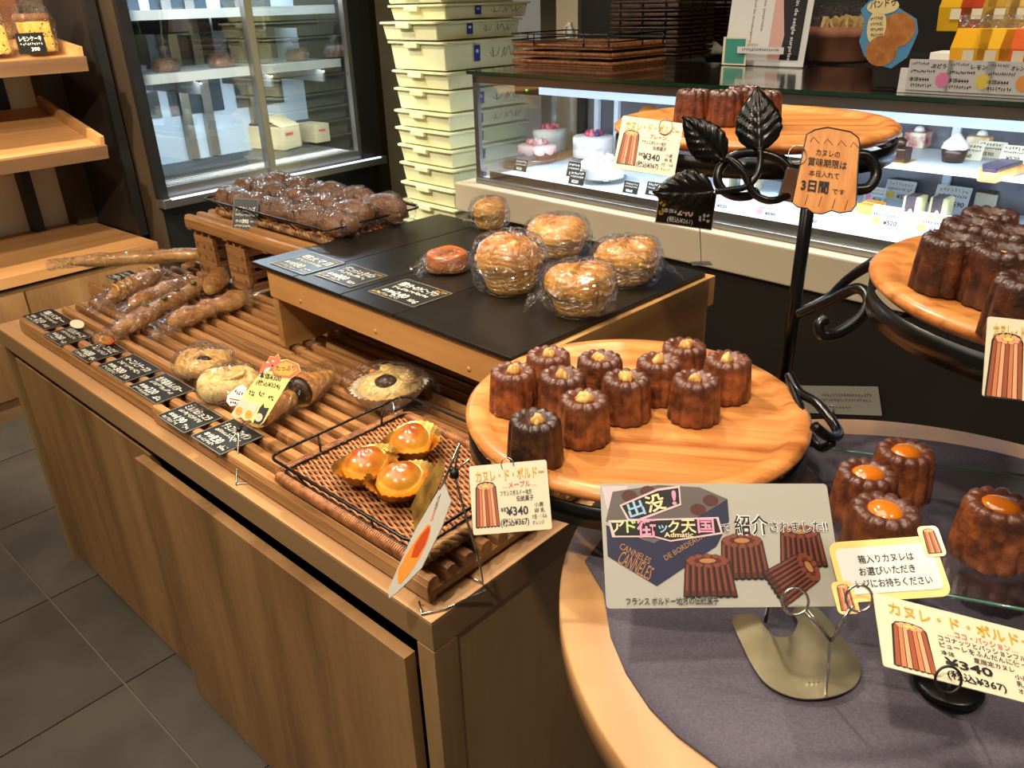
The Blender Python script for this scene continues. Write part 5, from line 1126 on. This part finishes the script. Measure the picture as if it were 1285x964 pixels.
def tag_sign():
    d=.835; c=lambda x,y: dep(760+x/3.443,80+y/3.443,d)
    BL,BR,TL=c(805,610),c(1075,645),c(870,290)
    MX,w,h=cardM(BL,BR,TL); inv=MX.inverted()
    M['tag_orange']=mat('tag_orange',(216,152,90),.4,c2=(196,124,66),nscale=45,nmap=(3,.5,1),coat=.4)
    pix=[(805,600),(830,480),(868,305),(905,285),(960,275),(1010,285),(1060,295),(1092,320),(1098,345),(1090,450),(1082,610),(1060,638),(1010,645),(975,635),(935,650),(895,645),(870,625),(830,620)]
    pts=[]
    n=MX.to_3x3()@Vector((0,0,1))
    for x,y in pix:
        r=ray(760+x/3.443,80+y/3.443); t=(BL-CO).dot(n)/r.dot(n); q=inv@(CO+r*t); pts.append((q.x,q.y))
    mb=MB().prism(pts,-.0012,0); o=mb.build('canele_shaped_tag',M['tag_orange']); o.matrix_world=MX; tag(o,'canele-shaped orange tag with keep-for-three-days writing hung on the iron stand','sign')
    e=MB(); e.tube([(a,b,.0002) for a,b in pts],.0007,4,True); e.build('drawn_outline',M['black_ink'],o)
    fl=MB()
    for u0 in (.2,.42,.64,.84): fl.tube([(w*u0,h*.02,.0002),(w*(u0+.03),h*.16,.0002)],.0004,3); fl.tube([(w*(u0-.04),h*.86,.0002),(w*u0,h*.93,.0002),(w*(u0+.1),h*.86,.0002)],.0004,3)
    fl.build('drawn_flute',M['black_ink'],o)
    for i,(s,x,y,sz,ww) in enumerate((('カヌレの',.27,.70,.10,.38),('賞味期限は',.16,.56,.12,.62),('本日入れて',.2,.42,.09,.48),('3日間',.10,.22,.17,.44),('です',.6,.22,.08,.2))): text(o,s,w*x,h*y,h*sz,'black_ink',w*ww,.008 if i!=3 else .03,0,.0008)
    MB().tube([(w*-.02+.0095*math.cos(a),h*.66+.0095*math.sin(a),.001) for a in [2*PI*i/24 for i in range(24)]],.0006,5,True).build('wire_loop',M['steel'],o)
tag_sign()
# black card behind the lowest leaf, on its thin wire foot
def leaf_card():
    d=1.25; P=[dep(822,280,d),dep(893,288,d),dep(826,235,d)]
    P=[dep(822,279,d),dep(893,289,d),dep(828,232,d)]
    o,w,h=card('price_card','black price card on a thin wire behind the lowest iron leaf','price card',*P,'card_black',.001,None,.0013)
    text(o,'本体¥',w*.12,h*.3,h*.14,'chalk'); text(o,'240',w*.36,h*.28,h*.3,'chalk',w*.28,.03); text(o,'(税込¥261)',w*.2,h*.08,h*.16,'chalk',w*.45,.01); strokes(o,w*.74,h*.15,w*.2,h*.3,'chalk',3); strokes(o,w*.03,h*.15,w*.1,h*.5,'gold_ink',2)
    b=dep(878,285,d); f=at(880,331,slab_z+.002); W=MB(); W.tube([b,Vector((f.x,f.y,slab_z+.003))],.0008,5); o2=W.build('wire_foot',M['steel']); o2.parent=o; o2.matrix_parent_inverse=o.matrix_world.inverted()
    W=MB(); p=Vector((f.x,f.y,slab_z+.002)); W.box(-.02,-.012,0,.02,.012,.0015,Matrix.Translation(p)); o2=W.build('foot_plate',M['steel'],o); o2.matrix_parent_inverse=o.matrix_world.inverted()
leaf_card()
# ------------------------------------------------------------------ clip holders
def ringpts(px,py,d,r,n=24):
    c=dep(px,py,d); return [c+RT*(r*math.cos(2*PI*i/n))+UP*(r*math.sin(2*PI*i/n)) for i in range(n)]
def clip_stand():
    z=TZ+.0085; T=thing('card_clip_stand','bright wire clip stand with two rings on a brassy base plate holding the photo card','clip stand',(0,0,0))
    out=[at(px,py,z) for px,py in ((918,778),(930,772),(948,773),(958,786),(972,800),(992,798),(1001,782),(994,768),(1008,760),(1030,768),(1055,800),(1074,825),(1080,845),(1070,864),(1040,876),(1000,877),(965,862),(945,838),(930,808))]
    out=smooth_path([(p.x,p.y,0) for p in out],5,True); MB().prism([(p.x,p.y) for p in out],z,z+.0012).build('base_plate',M['silver'],T)
    J=dep(1042,805,.592); b=at(1036,872,z); MB().tube([b,Vector((b.x,b.y,z+.002)),J],.0013,8).build('post',M['chrome'],T)
    for (rx,ry,d) in ((998,755,.588),(1078,751,.583)):
        MB().tube(ringpts(rx,ry,d,.0098),.0011,7,True).build('ring',M['chrome'],T); MB().tube([J,dep(rx+(11 if rx<1040 else -11),ry+12,d)],.0011,7).build('fork',M['chrome'],T); MB().tube([J+RT*.001,dep(rx+(14 if rx<1040 else -8),ry+9,d+.004)],.0010,7).build('fork',M['chrome'],T)
    for px,w_ in ((1020,0),(1014,1),(1026,2)): 
        p=at(px,858,z+.0013); MB().tube([(p.x-.002,p.y-.002,p.z),(p.x+.002,p.y+.002,p.z)],.0006,4).build('stamp_mark',M['silver'],T)
clip_stand()
def clip2():
    z=TZ+.0085; T=thing('card_clip_stand','black wire clip with a single ring holding the coco passion price sign','clip stand',(0,0,0))
    c=at(1190,860,z); MB().lathe([(.026,0),(.026,.002),(.022,.004),(0,.004)],32,Matrix.Translation((c.x,c.y,z))).build('base_plate',M['iron'],T)
    MB().tube(ringpts(1190,853,.53,.0088),.0009,7,True).build('ring',M['black'],T); MB().tube([Vector((c.x,c.y,z+.003)),dep(1190,869,.532)],.0012,6).build('post',M['iron'],T)
clip2()
def tray_clips():
    T=thing('card_clip_stand','bright wire clip stand on the counter edge holding the yellow animal sign','clip stand',(0,0,0))
    z=CH+.002; J=dep(300,539,1.40)
    f0=at(297,607,z); MB().tube(smooth_path([J,f0+Vector((0,0,.004)),f0+Vector((.004,0,0)),at(318,606,z)],5),.0014,7).build('wire_leg',M['chrome'],T)
    MB().tube([J,at(296,562,SZ+.002)],.0014,7).build('wire_leg',M['chrome'],T)
    MB().lathe([(0,-.004),(.0045,-.003),(.0045,.003),(0,.004)],12,Matrix.Translation(J)).build('pivot',M['black'],T)
    for a,b in (((300,539),(312,520)),((300,539),(322,524)),((300,539),(272,575))): MB().tube([dep(*a,1.40),dep(*b,1.395)],.0011,6).build('clip_wire',M['chrome'],T)
    T=thing('card_clip_stand','bright wire clip stand at the near counter corner holding the two tall signs','clip stand',(0,0,0))
    J=dep(570,594,1.02); f0=at(529,770,z);f1=at(608,729,z)
    MB().tube(smooth_path([J,dep(585,650,1.025),dep(600,700,1.03),at(606,732,z)],4),.0017,7).build('wire_leg',M['chrome'],T)
    MB().tube([at(606,732,z),at(583,722,z)],.0015,7).build('wire_leg',M['chrome'],T)
    MB().tube([at(526,755,z+.003),at(529,771,z),at(560,764,z),at(609,741,z+.002)],.0017,7).build('wire_foot',M['chrome'],T)
    MB().lathe([(0,-.006),(.006,-.005),(.006,.005),(0,.006)],12,Matrix.Translation(J)).build('pivot',M['black'],T)
    for a,b in (((570,594),(590,575)),((570,594),(577,556)),((555,612),(577,556)),((552,616),(575,560))): MB().tube([dep(*a,1.02),dep(*b,1.01)],.0013,6).build('clip_wire',M['chrome'],T)
tray_clips()
def shaped(name,label,plane,d,pix,m,t=.001):
    """sheet with the given outline on the plane through three points"""
    a,b,c=[dep(px,py,q) for (px,py),q in zip(plane,d)]; MX,w,h=cardM(a,b,c); inv=MX.inverted(); n=MX.to_3x3()@Vector((0,0,1)); pts=[]
    def U(px,py):
        r=ray(px,py); q=inv@(CO+r*((a-CO).dot(n)/r.dot(n))); return (q.x,q.y)
    o=MB().prism([U(x,y) for x,y in pix],-t,0).build(name,m); o.matrix_world=MX; tag(o,label,'sign')
    return o,U
def tall_signs():
    o,U=shaped('hanging_sign','tall white sign printed with a glazed sweet potato, seen almost edge-on',[(488,750),(547,690),(557,605)],(1.0,.97,1.02),[(487,741),(488,751),(498,744),(529,713),(555,660),(566,629),(557,605),(545,624),(521,665),(499,713)],mat('sign_grey',(158,152,142),.5))
    M['sweet1']=mat('sweet1',(216,120,44),.3,coat=.4); M['sweet2']=mat('sweet2',(164,58,22),.3,coat=.4)
    P=[U(*q) for q in ((499,731),(500,715),(512,693),(526,672),(537,658),(541,660),(538,676),(528,698),(514,720),(503,733))]
    flat(o,P,'sweet1',.0004,'printed_sweet_potato'); flat(o,[U(*q) for q in ((516,700),(521,684),(530,670),(539,660),(540,666),(534,684),(524,700))],'sweet2',.0006,'printed_sweet_potato')
    for k in range(9):
        a=U(541+k*1.2,655-k*3.6); strokes(o,a[0],a[1],.006,.005,'red_ink' if k<3 else 'print_grey',2)
    o,U=shaped('hanging_sign','gold foil sign clipped behind the white sweet potato sign',[(519,686),(556,650),(555,574)],(1.02,.99,1.04),[(516,635),(520,667),(548,616),(557.7,591),(554,572.5),(547,584),(526,613)],mat('gold_sign',(186,146,70),.3,.6,c2=(120,84,40),nscale=40))
tall_signs()
def animal_sign():
    M['sign_yellow']=mat('sign_yellow',(234,216,122),.45); M['sign_pink']=mat('sign_pink',(236,186,166),.45); M['sign_orange']=mat('sign_orange',(236,146,50),.5); M['sign_redor']=mat('sign_redor',(216,90,56),.5)
    PL=[(290,520),(345,539),(332,450)]
    o,U=shaped('hanging_sign','yellow animal sign with a red creature, orange bubble and three faces over the chocolate horns',PL,(1.385,1.375,1.40),[(290,520),(295,525),(303,524),(307,528),(314,527),(317.6,531.5),(325.6,534),(331,530),(364,476),(377,466.5),(374.7,457),(360,451),(352,451.7),(349,444),(345,448),(339,447),(334.8,453),(327,462),(325.6,470),(311,489)],M['sign_yellow'])
    F=lambda p,m,z,n='printed_shape': flat(o,[U(*q) for q in p],m,z,n)
    F([(326,470),(327,462),(334.8,453),(339.3,447.5),(345,448.5),(349,445),(352,452),(350,462),(342,466),(334,466)],'sign_redor',.0004,'printed_creature')
    for q in ((336,455),(343,453.5)): c=U(*q); flat(o,ell(c[0],c[1],.0025,.0015,8),'card_white',.0007,'printed_eye')
    c=U(342,459); flat(o,ell(c[0],c[1],.002,.002,8),'black_ink',.0007,'printed_nose'); F([(331,467),(334,462),(340,461),(337,466)],'card_white',.0006,'printed_mouth')
    F([(341,463),(348,455),(360,451.5),(374,457.5),(376.5,466),(364,475),(352,474),(343,470)],'sign_redor',.0005); F([(343,463),(349,457),(360,454),(371,459),(373,465),(363,472),(352,471),(345,468)],'sign_orange',.0007,'printed_bubble')
    def T2(s,a,b,size,m,z=.0009):
        x0,y0=U(*a); x1,y1=U(*b); text(o,s,x0,y0,size,m,math.hypot(x1-x0,y1-y0),.015,math.atan2(y1-y0,x1-x0),z)
    T2('たっぷり',(346,465),(371,465),.011,'black_ink',.001); T2('本体¥300',(325,474),(352,479),.014,'black_ink'); T2('(税込¥324)',(321,482),(351,488),.011,'black_ink')
    for q in ((311,496),(323,498),(335,502)): a,b=U(*q); strokes(o,a,b,.011,.012,'black_ink',3)
    F([(291,520),(295,524),(303,523),(314,504),(302,500)],'sign_pink',.0004); F([(306,526),(314,526),(326,508),(315,504)],'sign_pink',.0005); F([(317.6,531),(325.6,533.5),(330,529),(338,512),(332,512),(331,506),(326,512)],'black_ink',.0006)
    for q,m in (((300,516),'sign_orange'),((312,520),'sign_orange'),((325,524),'sign_pink')):
        c=U(*q); flat(o,ell(c[0],c[1],.0065,.0075,14),m,.0008,'printed_face')
        for dx in (-.002,.002): flat(o,ell(c[0]+dx,c[1],.0007,.001,6),'black_ink',.001,'printed_nostril')
    o,U=shaped('hanging_sign','small white oval note with a red line left of the yellow animal sign',PL,(1.395,1.385,1.41),[(298,485),(305,483),(310,487),(307,498.5),(297,508.7),(289,510),(284,504),(285.7,496)],M['card_white'])
    a,b=U(293,494); strokes(o,a,b,.017,.008,'navy_ink',4); a,b=U(288,507); strokes(o,a,b,.015,.007,'navy_ink',4); a=U(288,500); b=U(303,503); MB().tube([(a[0],a[1],.0006),(b[0],b[1],.0006)],.0008,4).build('red_underline',M['red_ink'],o)
animal_sign()
def case_label():
    X=2.205+.028; P=[KF.onx(px,py,X-.003) for px,py in ((1006,518),(1107,522),(1001,484))]; P=[KF.w(*p) for p in P]
    o,w,h=card('info_label','translucent laminated label with a binder clip on the dark case front','label',*P,'laminate',.001)
    strokes(o,w*.3,h*.62,w*.62,h*.14,'print_grey',18); strokes(o,w*.2,h*.45,w*.7,h*.12,'print_grey',20); strokes(o,w*.45,h*.2,w*.2,h*.1,'print_grey',5)
    q=MB(); q.tube([(w*.34,h*.05,.003),(w*.32,h*.3,.004),(w*.44,h*.3,.004),(w*.42,h*.05,.003)],.0016,5); q.build('clip_wire',M['chrome'],o); MB().box(w*.33,-.01,-.004,w*.43,h*.06,.006).build('binder_clip',M['black'],o)
case_label()
# ------------------------------------------------------------------ things on top of the case
TZc=ZT+.001
def on_case():
    # low wire-and-wicker tray stack
    a=KF.at(668,78,TZc); b=KF.at(768,86,TZc); c=KF.at(845,68,TZc)
    x0=b.x; y0=b.y; y1=a.y; x1=c.x+.0; L=y1-y0; D=min(.34,max(.2,c.x-b.x))
    for k in range(3):
        z=TZc+k*.032
        T=thing('wicker_tray',('bottom','middle','top')[k]+' wicker tray with black wire rail in the low pile on the case','tray',KF.w(x0,y0,z),KF.yaw,'wicker trays piled on the case')
        MB().box(0,0,0,D,L,.010).build('wicker_floor',M['wicker'],T,.002)
        for p,q in (((0,0,.014),(0,L,.014)),((D,0,.014),(D,L,.014)),((0,0,.014),(D,0,.014)),((0,L,.014),(D,L,.014))): e=MB(); coil(e,p,q,.006,.0025,.006); e.tube([p,q],.005,5); e.build('rolled_edge',M['wicker'],T)
        if k==2:
            W=MB(); 
            for zz in (.03,.055): W.tube(rrect(-.012,-.012,D+.012,L+.012,.03,zz),.003,5,True)
            W.build('wire_rail',M['iron'],T)
            for x,y in ((-.012,L*.25),(-.012,L*.75),(D*.5,-.012),(D*.9,-.012),(-.012,.01),(D*.3,L+.012)): MB().tube([(x,y,.01),(x,y,.056)],.003,5).build('wire_upright',M['iron'],T)
    # tall piles behind
    for k,(px,py,n,lab) in enumerate(((805,74,9,'tall left pile'),(878,66,9,'tall right pile'))):
        P=KF.at(px,py,TZc); x=max(P.x,2.62); y=KF.onx(px,60,x).y
        for i in range(n):
            z=TZc+i*.034; T=thing('wicker_tray','dark wicker tray in the %s on the case, %s'%(lab,('lowest','second up','third up','fourth up','fifth up','sixth up','seventh up','eighth up','ninth up')[i]),'tray',KF.w(x,y-.18,z),KF.yaw,'dark wicker trays in the tall piles')
            MB().box(0,0,0,.28,.36,.012).build('wicker_floor',M['wicker_dark'],T,.002); MB().tube([(q[0],q[1],.022) for q in rrect(0,0,.28,.36,.02)],.005,5,True).build('rolled_edge',M['wicker_dark'],T)
            W=MB(); 
            for xx,yy in ((-.004,.06),(-.004,.18),(-.004,.30),(.1,-.004),(.2,-.004)): W.tube([(xx,yy,.002),(xx,yy,.032)],.003,4)
            W.build('wire_uprights',M['iron'],T)
    P=at(893,68,TZc); T=MB().lathe([(.0,.0),(.05,.0),(.062,.012),(.055,.03),(.03,.042),(0,.044)],36,None,lambda r,z,a:(r*(1+.2*noise.noise(Vector((math.cos(a)*2,math.sin(a)*2,z*40)))),z*(1+.35*noise.noise(Vector((math.cos(a)*1.5,math.sin(a)*1.5,3)))))).build('folded_towel',mat('towel',(206,202,180),.9,bump=.4,bscale=120),None,0,P); tag(T,'crumpled off-white cloth lying on the case left of the magazine stand','cloth')
    # magazine stand
    xs=2.50
    def onc(px,py): return KF.w(*KF.onx(px,py,xs))
    T=thing('magazine_stand','clear stand with a French baking magazine page and green slip on the case','sign stand',(0,0,0))
    def sheet(BL,BR,TL,m,name,t=.002):
        MX,w,h=cardM(BL,BR,TL); o=MB().box(0,0,-t,w,h,0).build(name,m,T); o.matrix_world=MX; return o,w,h
    bl=KF.at(908,75,TZc); br=KF.at(1008,78,TZc); x=min(bl.x,2.9)
    bl=KF.onx(908,75,x)
    A=KF.w(x,bl.y,TZc+.002); B=KF.w(x,KF.onx(1008,78,x).y,TZc+.002); H=.26
    o,w,h=sheet(A,B,A+Vector((0,0,H))+KF.b*.03,M['card_white'],'magazine_page')
    flat(o,[(w*.55,h*.08),(w*.93,h*.08),(w*.93,h),(w*.55,h)],'print_black',.0005); flat(o,[(w*.55,h*.08),(w*.70,h*.08),(w*.72,h*.4),(w*.62,h),(w*.55,h)],'print_pinkish',.0007,'printed_bread') if 'print_pinkish' in M else None
    text(o,'pain de seigle surprise',w*.80,h*.92,h*.075,'card_white',h*.85,.02,-PI/2,.001); text(o,'Chef de boulangerie',w*.30,h*.9,h*.05,'print_grey',h*.6,0,-PI/2,.001); text(o,'une journée',w*.42,h*.9,h*.06,'print_grey',h*.45,0,-PI/2,.001)
    M['teal']=mat('teal',(60,140,124),.5)
    g,gw,gh=sheet(KF.w(x-.02,KF.onx(906,75,x-.02).y,TZc+.002),KF.w(x-.02,KF.onx(936,76,x-.02).y,TZc+.002),KF.w(x-.02,KF.onx(906,75,x-.02).y,TZc+.10),M['card'],'green_slip'); flat(g,[(gw*.1,gh*.06),(gw*.92,gh*.06),(gw*.92,gh*.94),(gw*.1,gh*.94)],'teal',.0006)
    s,sw,sh=sheet(KF.w(x-.03,KF.onx(925,64,x-.03).y,TZc+.045),KF.w(x-.03,KF.onx(983,66,x-.03).y,TZc+.045),KF.w(x-.03,KF.onx(925,64,x-.03).y,TZc+.068),M['card_white'],'white_strip',.001); strokes(s,sw*.1,sh*.35,sw*.8,sh*.45,'print_grey',18)
    MB().box(0,0,0,.14,.2,.003,Matrix.Translation(KF.w(x-.04,KF.onx(1012,78,x).y,TZc))@Matrix.Rotation(KF.yaw,4,'Z')).build('acrylic_foot',M['glass'],T)
    # cloth-lined bin of rusks
    P=KF.at(1052,80,TZc); T=thing('rusk_bin','pinkish-brown round bin filled with bagged rusks on the case','bin',KF.w(P.x+.09,KF.onx(1056,70,P.x+.09).y,TZc),KF.yaw)
    MB().lathe([(.10,0),(.118,.012),(.128,.09),(.134,.092),(.134,.125),(.124,.125),(.12,.10),(0,.10)],48,None,lambda r,z,a:(r*(1+.02*math.sin(7*a)),z)).build('bin_body',mat('bin',(176,118,92),.8,c2=(150,96,72),nscale=14),T)
    r=random.Random(4)
    for k in range(16):
        a=r.uniform(0,6.28); q=.095*math.sqrt(r.random()); o=MB().box(-.03,-.006,0,.03,.006,.05).build('rusk',M['loaf_white'],T,.003); o.location=(q*math.cos(a),q*math.sin(a),.102+r.uniform(0,.012)); o.rotation_euler=(r.uniform(-.4,.4),r.uniform(-.4,.4),r.uniform(0,3))
    MB().lathe([(.118,.12),(.12,.16),(.09,.2),(.04,.21),(0,.21)],28,None,lambda r,z,a:(r*(1+.08*math.sin(5*a+z*50)),z)).build('bag',M['plastic'],T)
    # shaped pop sign
    xx=2.32
    def K(px,py): return KF.w(*KF.onx(px,py,xx))
    Q=[(1078,52),(1085,30),(1080,12),(1092,0),(1118,0),(1128,10),(1150,24),(1152,40),(1146,55),(1138,72),(1118,86),(1096,80),(1084,70)]
    A,B,Cc=K(1078,84),K(1150,84),K(1078,0); MX,w,h=cardM(A,B,Cc); inv=MX.inverted(); pts=[]
    for q in Q: v=inv@K(*q); pts.append((v.x,v.y))
    o=MB().prism(pts,-.002,0).build('shop_sign',mat('pop_blue',(86,150,196),.4,coat=.5)); o.matrix_world=MX; tag(o,'cut-out laminated sign with two printed round pastries and blue lace edge on the case','sign')
    U=lambda px,py:(lambda v:(v.x,v.y))(inv@K(px,py)); sc=w/72
    M['pas1']=mat('pas1',(206,140,72),.35,c2=(176,104,48),nscale=40,coat=.5); M['pas2']=mat('pas2',(240,220,160),.5)
    flat(o,ell(*U(1126,38),22*sc,20*sc,22),'pas1',.0006,'printed_pastry'); flat(o,ell(*U(1106,64),20*sc,18*sc,22),'pas1',.0008,'printed_pastry'); flat(o,ell(*U(1100,34),12*sc,20*sc,20),'pas2',.0007,'printed_note'); flat(o,ell(*U(1108,8),20*sc,9*sc,20),'pas2',.001,'printed_note')
    a=U(1092,11); text(o,'パンドゥ',a[0],a[1],10*sc,'black_ink',32*sc,.02,.1,.0014); 
    for i,y in enumerate((26,33,40,47)): a=U(1092,y); strokes(o,a[0],a[1],16*sc,5*sc,'print_grey',7,z=.0012)
    f=MB().box(-.004,-.03,0,.05,.03,.004,Matrix.Translation(KF.w(xx,KF.onx(1112,84,xx).y,TZc))@Matrix.Rotation(KF.yaw,4,'Z')).build('sign_foot',M['black'],o); f.matrix_parent_inverse=o.matrix_world.inverted()
    # stepped white stand with juice jelly pouches
    x=2.30; y1=KF.onx(1128,100,x).y; y0=y1-.62
    T=thing('stepped_stand','white three-step stand for drink pouches at the right end of the case top','stand',KF.w(x,y0,TZc),KF.yaw)
    MB().box(0,0,0,.01,y1-y0,.060).build('front_rail',M['white'],T); 
    for k in range(3): MB().box(.011+.09*k,0,0,.10+.09*k,y1-y0-.03*(k),.048+.045*k).build('step',M['white'],T,.002)
    cards=[(1168,86,'white price card with a pink peach drawing on the stepped stand','pic_pink','444'),(1218,88,'white price card with a yellow lemon drawing on the stepped stand','pic_yellow','444'),(1268,92,'white price card at the right edge of the stepped stand','pic_orange','444')]
    for px,py,lab,pc,pr in cards:
        yy=KF.onx(px,py,x-.004).y; P0=KF.w(x-.005,yy+.055,TZc+.008); P1=KF.w(x-.005,yy-.055,TZc+.008); P2=P0+Vector((0,0,.075))
        o,w,h=card('price_card',lab,'price card',P0,P1,P2,'card_white',.001,'pouch price cards')
        strokes(o,w*.06,h*.82,w*.4,h*.1,'print_grey',8); text(o,{'pic_pink':'ぶどう','pic_yellow':'レモン','pic_orange':'オレンジ'}[pc],w*.5,h*.74,h*.16,'black_ink',w*.34,.03); strokes(o,w*.06,h*.56,w*.55,h*.12,'black_ink',12); text(o,'本体¥'+pr,w*.06,h*.3,h*.17,'black_ink',w*.45,.01); strokes(o,w*.1,h*.1,w*.5,h*.12,'black_ink',9); flat(o,ell(w*.8,h*.36,w*.15,h*.24,20),pc,.0006,'drawn_fruit')
    def pouch(px,k,step,c,lab):
        xs_=x+.05+.09*step; yy=KF.onx(px,50,xs_).y; T=thing('drink_pouch',lab,'pouch',KF.w(xs_,yy,TZc+.049+.045*step),KF.yaw,'juice jelly pouches on the stepped stand')
        m=mat('juice_%d'%px,c,.15,coat=.8); mb=MB()
        mb.add([(-.02,-.042,0),(.02,-.042,0),(.02,.042,0),(-.02,.042,0),(-.022,-.045,.06),(.022,-.045,.06),(.022,.045,.06),(-.022,.045,.06),(-.002,-.042,.105),(.002,-.042,.105),(.002,.042,.105),(-.002,.042,.105)],[(3,2,1,0),(0,1,5,4),(1,2,6,5),(2,3,7,6),(3,0,4,7),(4,5,9,8),(5,6,10,9),(6,7,11,10),(7,4,8,11),(8,9,10,11)]); mb.build('pouch_body',m,T,.006)
        MB().box(-.001,-.042,.106,.001,.042,.135).build('clear_top',M['plastic'],T)
        MB().add([(-.024,.012,.03),(-.024,-.014,.03),(-.024,-.014,.056),(-.024,.012,.056)],[(0,3,2,1)]).build('pouch_label',M['card'],T)
    for a in ((1222,0,0,(240,176,30),'yellow pouch in the front row, left one of the two yellow ones'),(1250,1,0,(240,184,36),'yellow pouch in the front row, right one touching the orange pouch'),(1285,2,0,(226,96,36),'deep orange pouch at the right picture edge'),
      (1196,3,2,(206,160,30),'dark yellow pouch in the back row at the left'),(1222,4,2,(170,60,30),'red-brown pouch in the back row, second from the left'),(1250,5,2,(180,140,50),'tan pouch in the back row, third from the left'),(1278,6,2,(206,170,90),'pale pouch in the back row at the right')): pouch(*a)
M['print_pinkish']=mat('print_pinkish',(206,160,150),.5)
on_case()
def backdrop():
    o=MB().box(3.75,KF.onx(725,30,3.75).y,0,3.80,KF.onx(698,30,3.75).y,2.3).build('trim_2',M['base_cream'],None,0,(0,0,0),KF.yaw); struct(o)
    P=KF.onx(712,40,3.72); T=thing('wall_hook','pale round wall hook on the cream post behind the wicker trays','hook',KF.w(3.735,P.y,P.z),KF.yaw)
    MB().tube([(-.01,.028*math.cos(a),.034*math.sin(a)) for a in [2*PI*i/20 for i in range(20)]],.007,6,True).build('hook_ring',M['white'],T); MB().box(-.004,-.012,-.01,.012,.012,.05).build('hook_plate',M['white'],T)
    y=KF.onx(728,30,3.75).y
    o=MB().box(3.76,-3,0,3.80,y,2.3).build('door_1',M['dark'],None,0,(0,0,0),KF.yaw); struct(o)
backdrop()
convert_text()
